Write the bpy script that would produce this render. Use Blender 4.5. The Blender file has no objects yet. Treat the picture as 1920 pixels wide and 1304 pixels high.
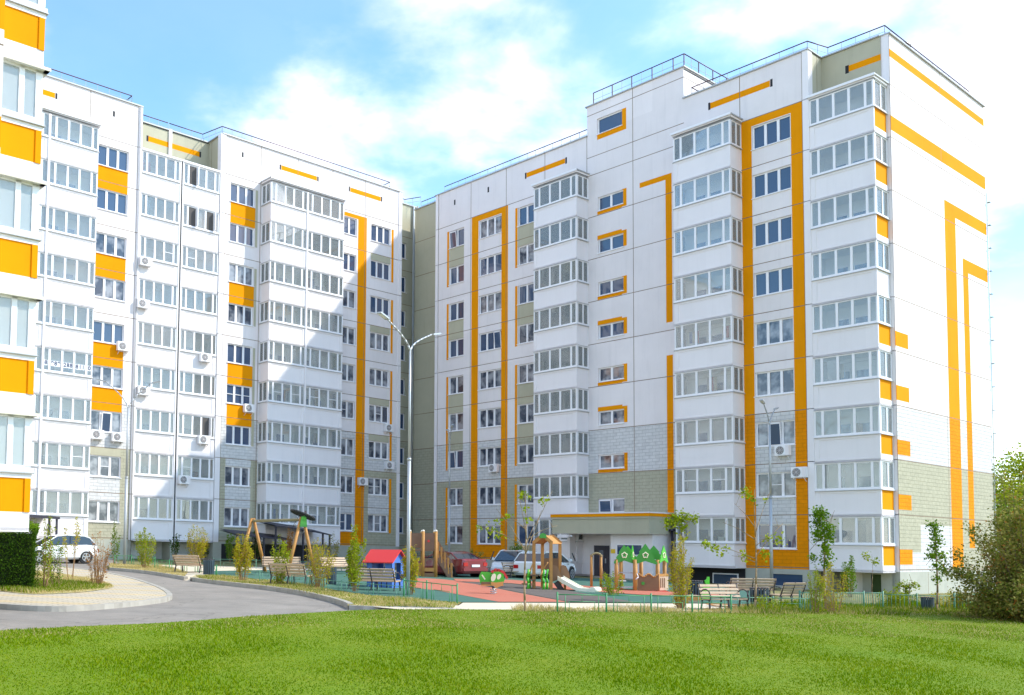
import bpy, math, random
import numpy as np
from mathutils import Vector, Matrix
random.seed(7); rng = np.random.default_rng(7)
SC = bpy.context.scene
COL = SC.collection
rad = math.radians
# ------------------------------------------------------------------ camera
EYE = 1.7
CAM = dict(f=1810.53, cx=700.0, cy=921.8, pitch=0.0579525, roll=0.0108221, W=1920.0, H=1304.0)
cd = bpy.data.cameras.new('camera'); cam = bpy.data.objects.new('camera', cd); COL.objects.link(cam)
_cp, _sp = math.cos(CAM['pitch']), math.sin(CAM['pitch']); _cr, _sr = math.cos(CAM['roll']), math.sin(CAM['roll'])
FW = Vector((0, _cp, _sp)); _U = Vector((0, -_sp, _cp)); _R = Vector((1, 0, 0))
RT = _R * _cr + _U * _sr; UP = _U * _cr - _R * _sr
M3 = Matrix((RT, UP, -FW)).transposed()
cam.matrix_world = Matrix.Translation((0, 0, EYE)) @ M3.to_4x4()
cd.sensor_width = 36.0; cd.sensor_fit = 'HORIZONTAL'
cd.lens = 36.0 * CAM['f'] / CAM['W']
cd.shift_x = (CAM['W'] / 2 - CAM['cx']) / CAM['W']
cd.shift_y = (CAM['cy'] - CAM['H'] / 2) / CAM['W']
cd.clip_start = 0.1; cd.clip_end = 3000
SC.camera = cam
SC.render.resolution_x = 1024; SC.render.resolution_y = 695
# ------------------------------------------------------------------ light
tA = Vector((math.cos(0.6803133), math.sin(0.6803133), 0)); nA = Vector((tA.y, -tA.x, 0))
SUNV = (tA * 1.0 + nA * 0.9 + Vector((0, 0, 1.2))).normalized()
SUN_EL = math.asin(SUNV.z); SUN_AZ = math.atan2(SUNV.x, SUNV.y)
sd = bpy.data.lights.new('sun', 'SUN'); sd.energy = 2.4; sd.angle = rad(0.53); sd.color = (1.0, 0.95, 0.86)
sun = bpy.data.objects.new('sun', sd); COL.objects.link(sun)
sun.rotation_euler = SUNV.to_track_quat('Z', 'Y').to_euler(); sun.location = (40, 0, 60)
wd = bpy.data.worlds.new('World'); SC.world = wd; wd.use_nodes = True
nt = wd.node_tree; nt.nodes.clear()
def nn(t, k, **kw):
    n = t.nodes.new(k)
    for a, b in kw.items(): setattr(n, a, b)
    return n
def build_world():
    L = nt.links
    out = nn(nt, 'ShaderNodeOutputWorld'); bg = nn(nt, 'ShaderNodeBackground'); bg.inputs[1].default_value = 0.15
    sky = nn(nt, 'ShaderNodeTexSky', sky_type='NISHITA', sun_disc=False)
    sky.sun_elevation = SUN_EL; sky.sun_rotation = SUN_AZ; sky.air_density = 1.0; sky.dust_density = 0.6; sky.ozone_density = 1.6
    tc = nn(nt, 'ShaderNodeTexCoord'); sep = nn(nt, 'ShaderNodeSeparateXYZ'); L.new(tc.outputs['Generated'], sep.inputs[0])
    # project the direction on a high cloud layer
    zz = nn(nt, 'ShaderNodeMath', operation='ADD'); zz.inputs[1].default_value = 0.22; L.new(sep.outputs[2], zz.inputs[0])
    dv = nn(nt, 'ShaderNodeVectorMath', operation='DIVIDE'); L.new(tc.outputs['Generated'], dv.inputs[0])
    cb = nn(nt, 'ShaderNodeCombineXYZ')
    for i in range(3): L.new(zz.outputs[0], cb.inputs[i])
    L.new(cb.outputs[0], dv.inputs[1])
    mp = nn(nt, 'ShaderNodeMapping'); mp.inputs['Location'].default_value = (11.3, 0.7, 7.7); L.new(dv.outputs[0], mp.inputs[0])
    n1 = nn(nt, 'ShaderNodeTexNoise'); n1.inputs['Scale'].default_value = 1.25; n1.inputs['Detail'].default_value = 7; n1.inputs['Roughness'].default_value = 0.48; n1.inputs['Distortion'].default_value = 0.15
    L.new(mp.outputs[0], n1.inputs['Vector'])
    n2 = nn(nt, 'ShaderNodeTexNoise'); n2.inputs['Scale'].default_value = 4.2; n2.inputs['Detail'].default_value = 7; n2.inputs['Roughness'].default_value = 0.55; n2.inputs['Distortion'].default_value = 0.2
    L.new(mp.outputs[0], n2.inputs['Vector'])
    m = nn(nt, 'ShaderNodeMath', operation='MULTIPLY'); m.inputs[1].default_value = 0.3; L.new(n2.outputs[0], m.inputs[0])
    a = nn(nt, 'ShaderNodeMath', operation='ADD'); L.new(n1.outputs[0], a.inputs[0]); L.new(m.outputs[0], a.inputs[1])
    r = nn(nt, 'ShaderNodeMapRange', interpolation_type='SMOOTHSTEP'); r.inputs[1].default_value = 0.64; r.inputs[2].default_value = 0.90
    r.inputs[3].default_value = 0.03; r.inputs[4].default_value = 1.0
    L.new(a.outputs[0], r.inputs[0])
    # thicker towards the horizon
    hz = nn(nt, 'ShaderNodeMapRange'); hz.inputs[1].default_value = 0.26; hz.inputs[2].default_value = 0.0; hz.inputs[3].default_value = 0.0; hz.inputs[4].default_value = 0.6
    L.new(sep.outputs[2], hz.inputs[0])
    mx0 = nn(nt, 'ShaderNodeMath', operation='MAXIMUM'); L.new(r.outputs[0], mx0.inputs[0]); L.new(hz.outputs[0], mx0.inputs[1])
    cl = nn(nt, 'ShaderNodeMix', data_type='RGBA'); L.new(mx0.outputs[0], cl.inputs[0])
    tn = nn(nt, 'ShaderNodeVectorMath', operation='MULTIPLY'); tn.inputs[1].default_value = (0.76, 1.08, 1.18); L.new(sky.outputs[0], tn.inputs[0]); L.new(tn.outputs[0], cl.inputs[6]); cl.inputs[7].default_value = (6.7, 6.75, 6.8, 1)
    n3 = nn(nt, 'ShaderNodeTexNoise'); n3.inputs['Scale'].default_value = 3.0; n3.inputs['Detail'].default_value = 8; n3.inputs['Roughness'].default_value = 0.6; m3 = nn(nt, 'ShaderNodeMapping'); m3.inputs['Location'].default_value = (11.6, 0.9, 7.7); L.new(dv.outputs[0], m3.inputs[0]); L.new(m3.outputs[0], n3.inputs['Vector'])
    r3 = nn(nt, 'ShaderNodeMapRange'); r3.inputs[1].default_value = 0.34; r3.inputs[2].default_value = 0.58; L.new(n3.outputs[0], r3.inputs[0])
    cc = nn(nt, 'ShaderNodeMix', data_type='RGBA'); L.new(r3.outputs[0], cc.inputs[0]); cc.inputs[6].default_value = (6.2, 5.7, 5.4, 1); cc.inputs[7].default_value = (11.2, 9.5, 8.7, 1); L.new(cc.outputs[2], cl.inputs[7])
    L.new(cl.outputs[2], bg.inputs[0]); L.new(bg.outputs[0], out.inputs[0])
build_world()
SC.view_settings.view_transform = 'Standard'; SC.view_settings.look = 'None'
SC.view_settings.exposure = 1.1; SC.view_settings.gamma = 1
SC.render.engine = 'CYCLES'
# ------------------------------------------------------------------ materials
MATS = {}
def mat(name, col, rough=0.7, metal=0.0, spec=0.5, noise=None, bump=None, trans=None, emit=None, coat=0, aged=0.0):
    """noise=(scale, amount) varies the colour; bump=(scale, strength)"""
    if name in MATS: return MATS[name]
    m = bpy.data.materials.new(name); m.use_nodes = True; t = m.node_tree; L = t.links
    b = t.nodes['Principled BSDF']
    b.inputs['Base Color'].default_value = (*col, 1); b.inputs['Roughness'].default_value = rough; b.inputs['Metallic'].default_value = metal
    b.inputs['Specular IOR Level'].default_value = spec; b.inputs['Coat Weight'].default_value = coat
    tc = nn(t, 'ShaderNodeTexCoord')
    if noise:
        n = nn(t, 'ShaderNodeTexNoise'); n.inputs['Scale'].default_value = noise[0]; n.inputs['Detail'].default_value = 6; n.inputs['Roughness'].default_value = 0.6
        L.new(tc.outputs['Object'], n.inputs['Vector'])
        mr = nn(t, 'ShaderNodeMapRange'); mr.inputs[1].default_value = 0.3; mr.inputs[2].default_value = 0.7
        mr.inputs[3].default_value = 1 - noise[1]; mr.inputs[4].default_value = 1 + noise[1] * 0.6; L.new(n.outputs[0], mr.inputs[0])
        v = nn(t, 'ShaderNodeVectorMath', operation='SCALE'); v.inputs[0].default_value = col; L.new(mr.outputs[0], v.inputs['Scale'])
        L.new(v.outputs[0], b.inputs['Base Color'])
    if aged:
        sp = nn(t, 'ShaderNodeSeparateXYZ'); L.new(tc.outputs['Object'], sp.inputs[0]); ad = nn(t, 'ShaderNodeMath', operation='ADD'); L.new(sp.outputs[0], ad.inputs[0]); L.new(sp.outputs[1], ad.inputs[1])
        cb = nn(t, 'ShaderNodeCombineXYZ'); L.new(ad.outputs[0], cb.inputs[0]); L.new(sp.outputs[2], cb.inputs[1])
        br = nn(t, 'ShaderNodeTexBrick'); br.inputs['Scale'].default_value = 1; br.inputs['Brick Width'].default_value = 3.15; br.inputs['Row Height'].default_value = 2.8; br.inputs['Mortar Size'].default_value = 0.0; br.offset = 0.0
        br.inputs['Color1'].default_value = (1, 1, 1, 1); br.inputs['Color2'].default_value = (*[1 - aged] * 3, 1); L.new(cb.outputs[0], br.inputs['Vector'])
        st = nn(t, 'ShaderNodeTexNoise'); st.inputs['Scale'].default_value = 1.0; st.inputs['Detail'].default_value = 6; st.inputs['Roughness'].default_value = 0.65
        mpp = nn(t, 'ShaderNodeMapping'); mpp.inputs['Scale'].default_value = (3.2, 3.2, 0.28); L.new(tc.outputs['Object'], mpp.inputs[0]); L.new(mpp.outputs[0], st.inputs['Vector'])
        sr = nn(t, 'ShaderNodeMapRange'); sr.inputs[1].default_value = 0.52; sr.inputs[2].default_value = 0.78; sr.inputs[3].default_value = 1.0; sr.inputs[4].default_value = 1 - aged * 1.2; L.new(st.outputs[0], sr.inputs[0])
        v1 = nn(t, 'ShaderNodeVectorMath', operation='SCALE'); L.new(br.outputs[0], v1.inputs[0]); L.new(sr.outputs[0], v1.inputs['Scale'])
        v2 = nn(t, 'ShaderNodeVectorMath', operation='MULTIPLY'); L.new(v1.outputs[0], v2.inputs[0]); src = b.inputs['Base Color'].links
        if src: L.new(src[0].from_socket, v2.inputs[1])
        else: v2.inputs[1].default_value = col
        L.new(v2.outputs[0], b.inputs['Base Color'])
    if bump:
        n = nn(t, 'ShaderNodeTexNoise'); n.inputs['Scale'].default_value = bump[0]; n.inputs['Detail'].default_value = 4
        L.new(tc.outputs['Object'], n.inputs['Vector'])
        bp = nn(t, 'ShaderNodeBump'); bp.inputs['Strength'].default_value = bump[1]; bp.inputs['Distance'].default_value = 0.02
        L.new(n.outputs[0], bp.inputs['Height']); L.new(bp.outputs[0], b.inputs['Normal'])
    MATS[name] = m; return m
def block_mat(name, col, amt=0.22):
    """rough split-face blocks laid in courses, in the wall's own x/z plane"""
    m = bpy.data.materials.new(name); m.use_nodes = True; t = m.node_tree; L = t.links; b = t.nodes['Principled BSDF']; b.inputs['Roughness'].default_value = 0.85; b.inputs['Specular IOR Level'].default_value = 0.15
    tc = nn(t, 'ShaderNodeTexCoord'); sp = nn(t, 'ShaderNodeSeparateXYZ'); L.new(tc.outputs['Object'], sp.inputs[0])
    ad = nn(t, 'ShaderNodeMath', operation='ADD'); L.new(sp.outputs[0], ad.inputs[0]); L.new(sp.outputs[1], ad.inputs[1])
    cb = nn(t, 'ShaderNodeCombineXYZ'); L.new(ad.outputs[0], cb.inputs[0]); L.new(sp.outputs[2], cb.inputs[1])
    br = nn(t, 'ShaderNodeTexBrick'); br.inputs['Scale'].default_value = 1.0; br.inputs['Mortar Size'].default_value = 0.018; br.inputs['Mortar Smooth'].default_value = 0.3
    br.inputs['Brick Width'].default_value = 0.48; br.inputs['Row Height'].default_value = 0.2; br.inputs['Bias'].default_value = -0.2
    br.inputs['Color1'].default_value = (*col, 1); br.inputs['Color2'].default_value = (*[c * (1 - amt * 0.35) for c in col], 1); br.inputs['Mortar'].default_value = (*[c * (1 - amt * 1.5) for c in col], 1)
    L.new(cb.outputs[0], br.inputs['Vector'])
    n = nn(t, 'ShaderNodeTexNoise'); n.inputs['Scale'].default_value = 3.2; n.inputs['Detail'].default_value = 8; L.new(tc.outputs['Object'], n.inputs['Vector'])
    mr = nn(t, 'ShaderNodeMapRange'); mr.inputs[1].default_value = 0.3; mr.inputs[2].default_value = 0.7; mr.inputs[3].default_value = 1 - amt * 0.6; mr.inputs[4].default_value = 1.06; L.new(n.outputs[0], mr.inputs[0])
    v = nn(t, 'ShaderNodeVectorMath', operation='SCALE'); L.new(br.outputs['Color'], v.inputs[0]); L.new(mr.outputs[0], v.inputs['Scale']); L.new(v.outputs[0], b.inputs['Base Color'])
    n3 = nn(t, 'ShaderNodeTexNoise'); n3.inputs['Scale'].default_value = 9; n3.inputs['Detail'].default_value = 5; L.new(tc.outputs['Object'], n3.inputs['Vector'])
    sb = nn(t, 'ShaderNodeMath', operation='MULTIPLY_ADD'); L.new(br.outputs['Fac'], sb.inputs[0]); sb.inputs[1].default_value = -0.8; L.new(n3.outputs[0], sb.inputs[2])
    bp = nn(t, 'ShaderNodeBump'); bp.inputs['Strength'].default_value = 0.55; bp.inputs['Distance'].default_value = 0.035; L.new(sb.outputs[0], bp.inputs['Height']); L.new(bp.outputs[0], b.inputs['Normal'])
    MATS[name] = m; return m
def pane_mat(name, col, clear, tint=(0.9, 0.96, 0.95), vary=0.0):
    """glass: clear share is see-through, the rest shiny over col"""
    m = bpy.data.materials.new(name); m.use_nodes = True; t = m.node_tree; L = t.links; b = t.nodes['Principled BSDF']
    b.inputs['Roughness'].default_value = 0.02; b.inputs['IOR'].default_value = 1.75; b.inputs['Base Color'].default_value = (*col, 1)
    tc = nn(t, 'ShaderNodeTexCoord')
    if vary:
        oi = nn(t, 'ShaderNodeObjectInfo'); n = nn(t, 'ShaderNodeTexNoise', noise_dimensions='4D'); n.inputs['Scale'].default_value = 1.6; n.inputs['Detail'].default_value = 2
        L.new(tc.outputs['Object'], n.inputs['Vector']); mu = nn(t, 'ShaderNodeMath', operation='MULTIPLY'); mu.inputs[1].default_value = 37; L.new(oi.outputs['Random'], mu.inputs[0]); L.new(mu.outputs[0], n.inputs['W'])
        mx = nn(t, 'ShaderNodeMix', data_type='RGBA'); mr = nn(t, 'ShaderNodeMapRange'); mr.inputs[1].default_value = 0.42; mr.inputs[2].default_value = 0.62; L.new(n.outputs[0], mr.inputs[0]); L.new(mr.outputs[0], mx.inputs[0])
        mx.inputs[6].default_value = (*col, 1); mx.inputs[7].default_value = (*[c + vary for c in col], 1); L.new(mx.outputs[2], b.inputs['Base Color'])
    nz = nn(t, 'ShaderNodeTexNoise'); nz.inputs['Scale'].default_value = 0.9; nz.inputs['Detail'].default_value = 1; L.new(tc.outputs['Object'], nz.inputs['Vector'])
    bp = nn(t, 'ShaderNodeBump'); bp.inputs['Strength'].default_value = 0.06; bp.inputs['Distance'].default_value = 0.05; L.new(nz.outputs[0], bp.inputs['Height']); L.new(bp.outputs[0], b.inputs['Normal'])
    if clear > 0:
        tr = nn(t, 'ShaderNodeBsdfTransparent'); tr.inputs[0].default_value = (*tint, 1); gl = nn(t, 'ShaderNodeBsdfGlossy'); gl.inputs['Roughness'].default_value = 0.01
        fr = nn(t, 'ShaderNodeFresnel'); fr.inputs[0].default_value = 1.6
        m1 = nn(t, 'ShaderNodeMixShader'); L.new(fr.outputs[0], m1.inputs[0]); L.new(tr.outputs[0], m1.inputs[1]); L.new(gl.outputs[0], m1.inputs[2]); L.new(bp.outputs[0], gl.inputs['Normal'])
        m2 = nn(t, 'ShaderNodeMixShader'); m2.inputs[0].default_value = 1 - clear; L.new(m1.outputs[0], m2.inputs[1]); L.new(b.outputs[0], m2.inputs[2])
        L.new(m2.outputs[0], t.nodes['Material Output'].inputs[0])
    MATS[name] = m; return m
ORANGE = (0.84, 0.30, 0.0); OLIVE = (0.48, 0.45, 0.325); WHITE = (0.83, 0.768, 0.76)
mat('plaster', WHITE, 0.8, noise=(0.6, 0.045), bump=(60, 0.15), aged=0.07); mat('orange', ORANGE, 0.85, spec=0.12, noise=(0.8, 0.05), bump=(60, 0.12), aged=0.06); mat('olive', OLIVE, 0.8, noise=(0.8, 0.06), bump=(60, 0.12), aged=0.07)
mat('panel_white', (0.85, 0.80, 0.80), 0.55, noise=(0.9, 0.02), aged=0.035); mat('pvc', (0.86, 0.84, 0.85), 0.35); mat('joint', (0.25, 0.18, 0.12), 0.9, noise=(1.5, 0.3)); mat('inner', (0.88, 0.88, 0.86), 0.8, noise=(1.2, 0.08))
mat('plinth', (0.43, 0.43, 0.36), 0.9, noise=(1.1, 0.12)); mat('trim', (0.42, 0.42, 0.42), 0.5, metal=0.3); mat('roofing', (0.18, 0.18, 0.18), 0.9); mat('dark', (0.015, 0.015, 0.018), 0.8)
mat('rail_red', (0.075, 0.015, 0.03), 0.5); mat('rail_grey', (0.33, 0.36, 0.38), 0.5); mat('pipe', (0.55, 0.58, 0.58), 0.4, metal=0.2); mat('canopy', (0.035, 0.03, 0.045), 0.5); mat('curtain', (0.55, 0.52, 0.5), 0.9, noise=(6, 0.15))
block_mat('blocks_white', (0.68, 0.665, 0.655), 0.18); block_mat('blocks_olive', (0.455, 0.43, 0.315), 0.15); block_mat('blocks_orange', (0.80, 0.265, 0.0), 0.11)
pane_mat('pane_dark', (0.045, 0.075, 0.14), 0, vary=0.0); pane_mat('pane_curtain', (0.035, 0.045, 0.07), 0, vary=0.26); pane_mat('pane_pale', (0.8, 0.84, 0.84), 0.62, tint=(0.98, 1.0, 1.0)); pane_mat('pane_clear', (0.78, 0.82, 0.82), 0.85, tint=(0.98, 1.0, 1.0)); pane_mat('pane_inner', (0.06, 0.12, 0.24), 0)
# ------------------------------------------------------------------ mesh helpers
class MB:
    def __init__(s): s.v = []; s.f = []; s.m = []; s.mn = []; s.sm = []
    def mi(s, name):
        if name not in s.mn: s.mn.append(name)
        return s.mn.index(name)
    def quad(s, pts, m, smooth=False):
        n = len(s.v); s.v += [tuple(p) for p in pts]; s.f.append(tuple(range(n, n + len(pts)))); s.m.append(s.mi(m)); s.sm.append(smooth)
    def box(s, x0, x1, y0, y1, z0, z1, m, T=None, skip=''):
        P = [(x0, y0, z0), (x1, y0, z0), (x1, y1, z0), (x0, y1, z0), (x0, y0, z1), (x1, y0, z1), (x1, y1, z1), (x0, y1, z1)]
        if T is not None: P = [tuple(T @ Vector(p)) for p in P]
        n = len(s.v); s.v += P; k = s.mi(m)
        for nm, q in (('b', (0, 3, 2, 1)), ('t', (4, 5, 6, 7)), ('f', (0, 1, 5, 4)), ('r', (1, 2, 6, 5)), ('k', (2, 3, 7, 6)), ('l', (3, 0, 4, 7))):
            if nm in skip: continue
            s.f.append(tuple(n + i for i in q)); s.m.append(k); s.sm.append(False)
        return s
    def bar(s, a, b, r, m, seg=6, r2=None, cap=True, smooth=True):
        a = Vector(a); b = Vector(b); d = (b - a)
        if d.length < 1e-6: return s
        d.normalize(); up = Vector((0, 0, 1)) if abs(d.z) < 0.9 else Vector((1, 0, 0)); x = d.cross(up).normalized(); y = d.cross(x)
        r2 = r if r2 is None else r2; n = len(s.v); k = s.mi(m)
        for c, rr in ((a, r), (b, r2)):
            for i in range(seg):
                t = 2 * math.pi * i / seg + math.pi / seg; s.v.append(tuple(c + (x * math.cos(t) + y * math.sin(t)) * rr))
        for i in range(seg):
            j = (i + 1) % seg; s.f.append((n + i, n + seg + i, n + seg + j, n + j)); s.m.append(k); s.sm.append(smooth and seg > 4)
        if cap:
            s.f.append(tuple(n + i for i in range(seg))); s.m.append(k); s.sm.append(False)
            s.f.append(tuple(n + seg + i for i in reversed(range(seg)))); s.m.append(k); s.sm.append(False)
        return s
    def tube(s, pts, r, m, seg=6, taper=1.0):
        n = len(pts) - 1
        for i in range(n):
            ra = r * (1 + (taper - 1) * i / n); rb = r * (1 + (taper - 1) * (i + 1) / n); s.bar(pts[i], pts[i + 1], ra, m, seg, rb)
        return s
    def beam(s, a, b, w, h, m, up=(0, 0, 1)):
        a = Vector(a); b = Vector(b); d = (b - a).normalized(); up = Vector(up)
        if abs(d.dot(up)) > 0.98: up = Vector((1, 0, 0))
        x = d.cross(up).normalized() * w / 2; y = x.cross(d).normalized() * h / 2
        P = [a - x - y, a + x - y, a + x + y, a - x + y, b - x - y, b + x - y, b + x + y, b - x + y]
        n = len(s.v); s.v += [tuple(p) for p in P]; k = s.mi(m)
        for q in ((0, 1, 2, 3), (7, 6, 5, 4), (0, 4, 5, 1), (1, 5, 6, 2), (2, 6, 7, 3), (3, 7, 4, 0)): s.f.append(tuple(n + i for i in q)); s.m.append(k); s.sm.append(False)
        return s
    def prism(s, poly, y0, y1, m, T=None, side=None):
        """poly = (x, z) outline, extruded along y"""
        A = [Vector((x, y0, z)) for x, z in poly]; B = [Vector((x, y1, z)) for x, z in poly]
        if T is not None: A = [T @ p for p in A]; B = [T @ p for p in B]
        n = len(s.v); L = len(poly); s.v += [tuple(p) for p in A + B]; k = s.mi(m); k2 = s.mi(side or m)
        s.f.append(tuple(range(n, n + L))); s.m.append(k); s.sm.append(False); s.f.append(tuple(reversed(range(n + L, n + 2 * L)))); s.m.append(k); s.sm.append(False)
        for i in range(L):
            j = (i + 1) % L; s.f.append((n + j, n + i, n + L + i, n + L + j)); s.m.append(k2); s.sm.append(False)
        return s
    def facade(s, face, c, a0, a1, z0, z1, holes=(), paints=(), base='plaster', hj=(), vj=(), jw=0.045):
        J = [(a0, a1, z - jw / 2, z + jw / 2) for z in hj] + [(a - jw / 2, a + jw / 2, z0, z1) for a in vj]
        def br(lo, hi, vals):
            o = sorted({round(min(max(v, lo), hi), 4) for v in vals} | {lo, hi}); return [o[0]] + [b for a, b in zip(o, o[1:]) if b - a > 1e-4]
        As = br(a0, a1, [v for r in list(holes) + list(paints) + J for v in r[:2]]); Zs = br(z0, z1, [v for r in list(holes) + list(paints) + J for v in r[2:4]])
        for i in range(len(As) - 1):
            am = (As[i] + As[i + 1]) / 2
            hs = [h for h in holes if h[0] < am < h[1]]; ps = [p for p in paints if p[0] < am < p[1]]; js = [j for j in J if j[0] < am < j[1]]
            run = None
            cells = []
            for j in range(len(Zs) - 1):
                zm = (Zs[j] + Zs[j + 1]) / 2
                if any(h[2] < zm < h[3] for h in hs): mm = None
                elif any(q[2] < zm < q[3] for q in js): mm = 'joint'
                else:
                    mm = base
                    for p in ps:
                        if p[2] < zm < p[3]: mm = p[4]
                cells.append(mm)
            j = 0
            while j < len(cells):
                e = j
                while e + 1 < len(cells) and cells[e + 1] == cells[j]: e += 1
                if cells[j]:
                    x0, x1, y0, y1 = As[i], As[i + 1], Zs[j], Zs[e + 1]
                    if face == 'F': P = [(x0, c, y0), (x1, c, y0), (x1, c, y1), (x0, c, y1)]
                    elif face == 'R': P = [(c, x0, y0), (c, x1, y0), (c, x1, y1), (c, x0, y1)]
                    else: P = [(c, x1, y0), (c, x0, y0), (c, x0, y1), (c, x1, y1)]
                    s.quad(P, cells[j])
                j = e + 1
        return s
    def reveal(s, face, c, a0, a1, z0, z1, d, m='plaster'):
        def P(a, z, e):
            return (a, c + e, z) if face == 'F' else ((c - e, a, z) if face == 'R' else (c + e, a, z))
        for A, B in (((a0, z0), (a1, z0)), ((a1, z0), (a1, z1)), ((a1, z1), (a0, z1)), ((a0, z1), (a0, z0))):
            s.quad([P(*A, 0), P(*B, 0), P(*B, d), P(*A, d)], m)
        return s
    def mesh(s, name, fn=None):
        me = bpy.data.meshes.new(name); V = s.v if fn is None else [fn(p) for p in s.v]
        me.from_pydata(V, [], s.f)
        for k in s.mn: me.materials.append(MATS[k])
        me.polygons.foreach_set('material_index', s.m); me.polygons.foreach_set('use_smooth', s.sm); me.update(); return me
    def build(s, name, parent=None, fn=None):
        o = bpy.data.objects.new(name, s.mesh(name, fn)); COL.objects.link(o)
        if parent is not None: o.parent = parent
        return o
def empty(name, loc, rz, label, cat, group=None):
    o = bpy.data.objects.new(name, None); COL.objects.link(o); o.location = loc; o.rotation_euler = (0, 0, rz); o['label'] = label; o['category'] = cat; o.empty_display_size = 0.2
    if group: o['group'] = group
    return o
def tag(o, label, cat, group=None, kind=None):
    if label: o['label'] = label
    if cat: o['category'] = cat
    if group: o['group'] = group
    if kind: o['kind'] = kind
    return o
def structure(o): o['kind'] = 'structure'; return o
def copy_tree(o, parent=None):
    c = o.copy(); COL.objects.link(c); c.parent = parent
    for ch in o.children: copy_tree(ch, c)
    return c
def g(x, y):
    """ground height of the gently sloping site"""
    y = min(max(y, -20), 95); x = min(max(x, -45), 45)
    return -0.44 - 0.0232 * x + 0.0142 * y
def G(px, py):
    """point of the sloping ground that the photo shows at (px, py)"""
    r = FW + RT * ((px - CAM['cx']) / CAM['f']) - UP * ((py - CAM['cy']) / CAM['f'])
    k = (-0.44 - EYE) / (r.z + 0.0232 * r.x - 0.0142 * r.y); p = r * k
    return Vector((p.x, p.y, p.z + EYE))
def GD(px, d):
    """ground point at depth d in direction px"""
    x = (px - CAM['cx']) / CAM['f'] * d; return Vector((x, d, g(x, d)))
def pxm(p): return CAM['f'] / (p - Vector((0, 0, EYE))).dot(FW)
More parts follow.
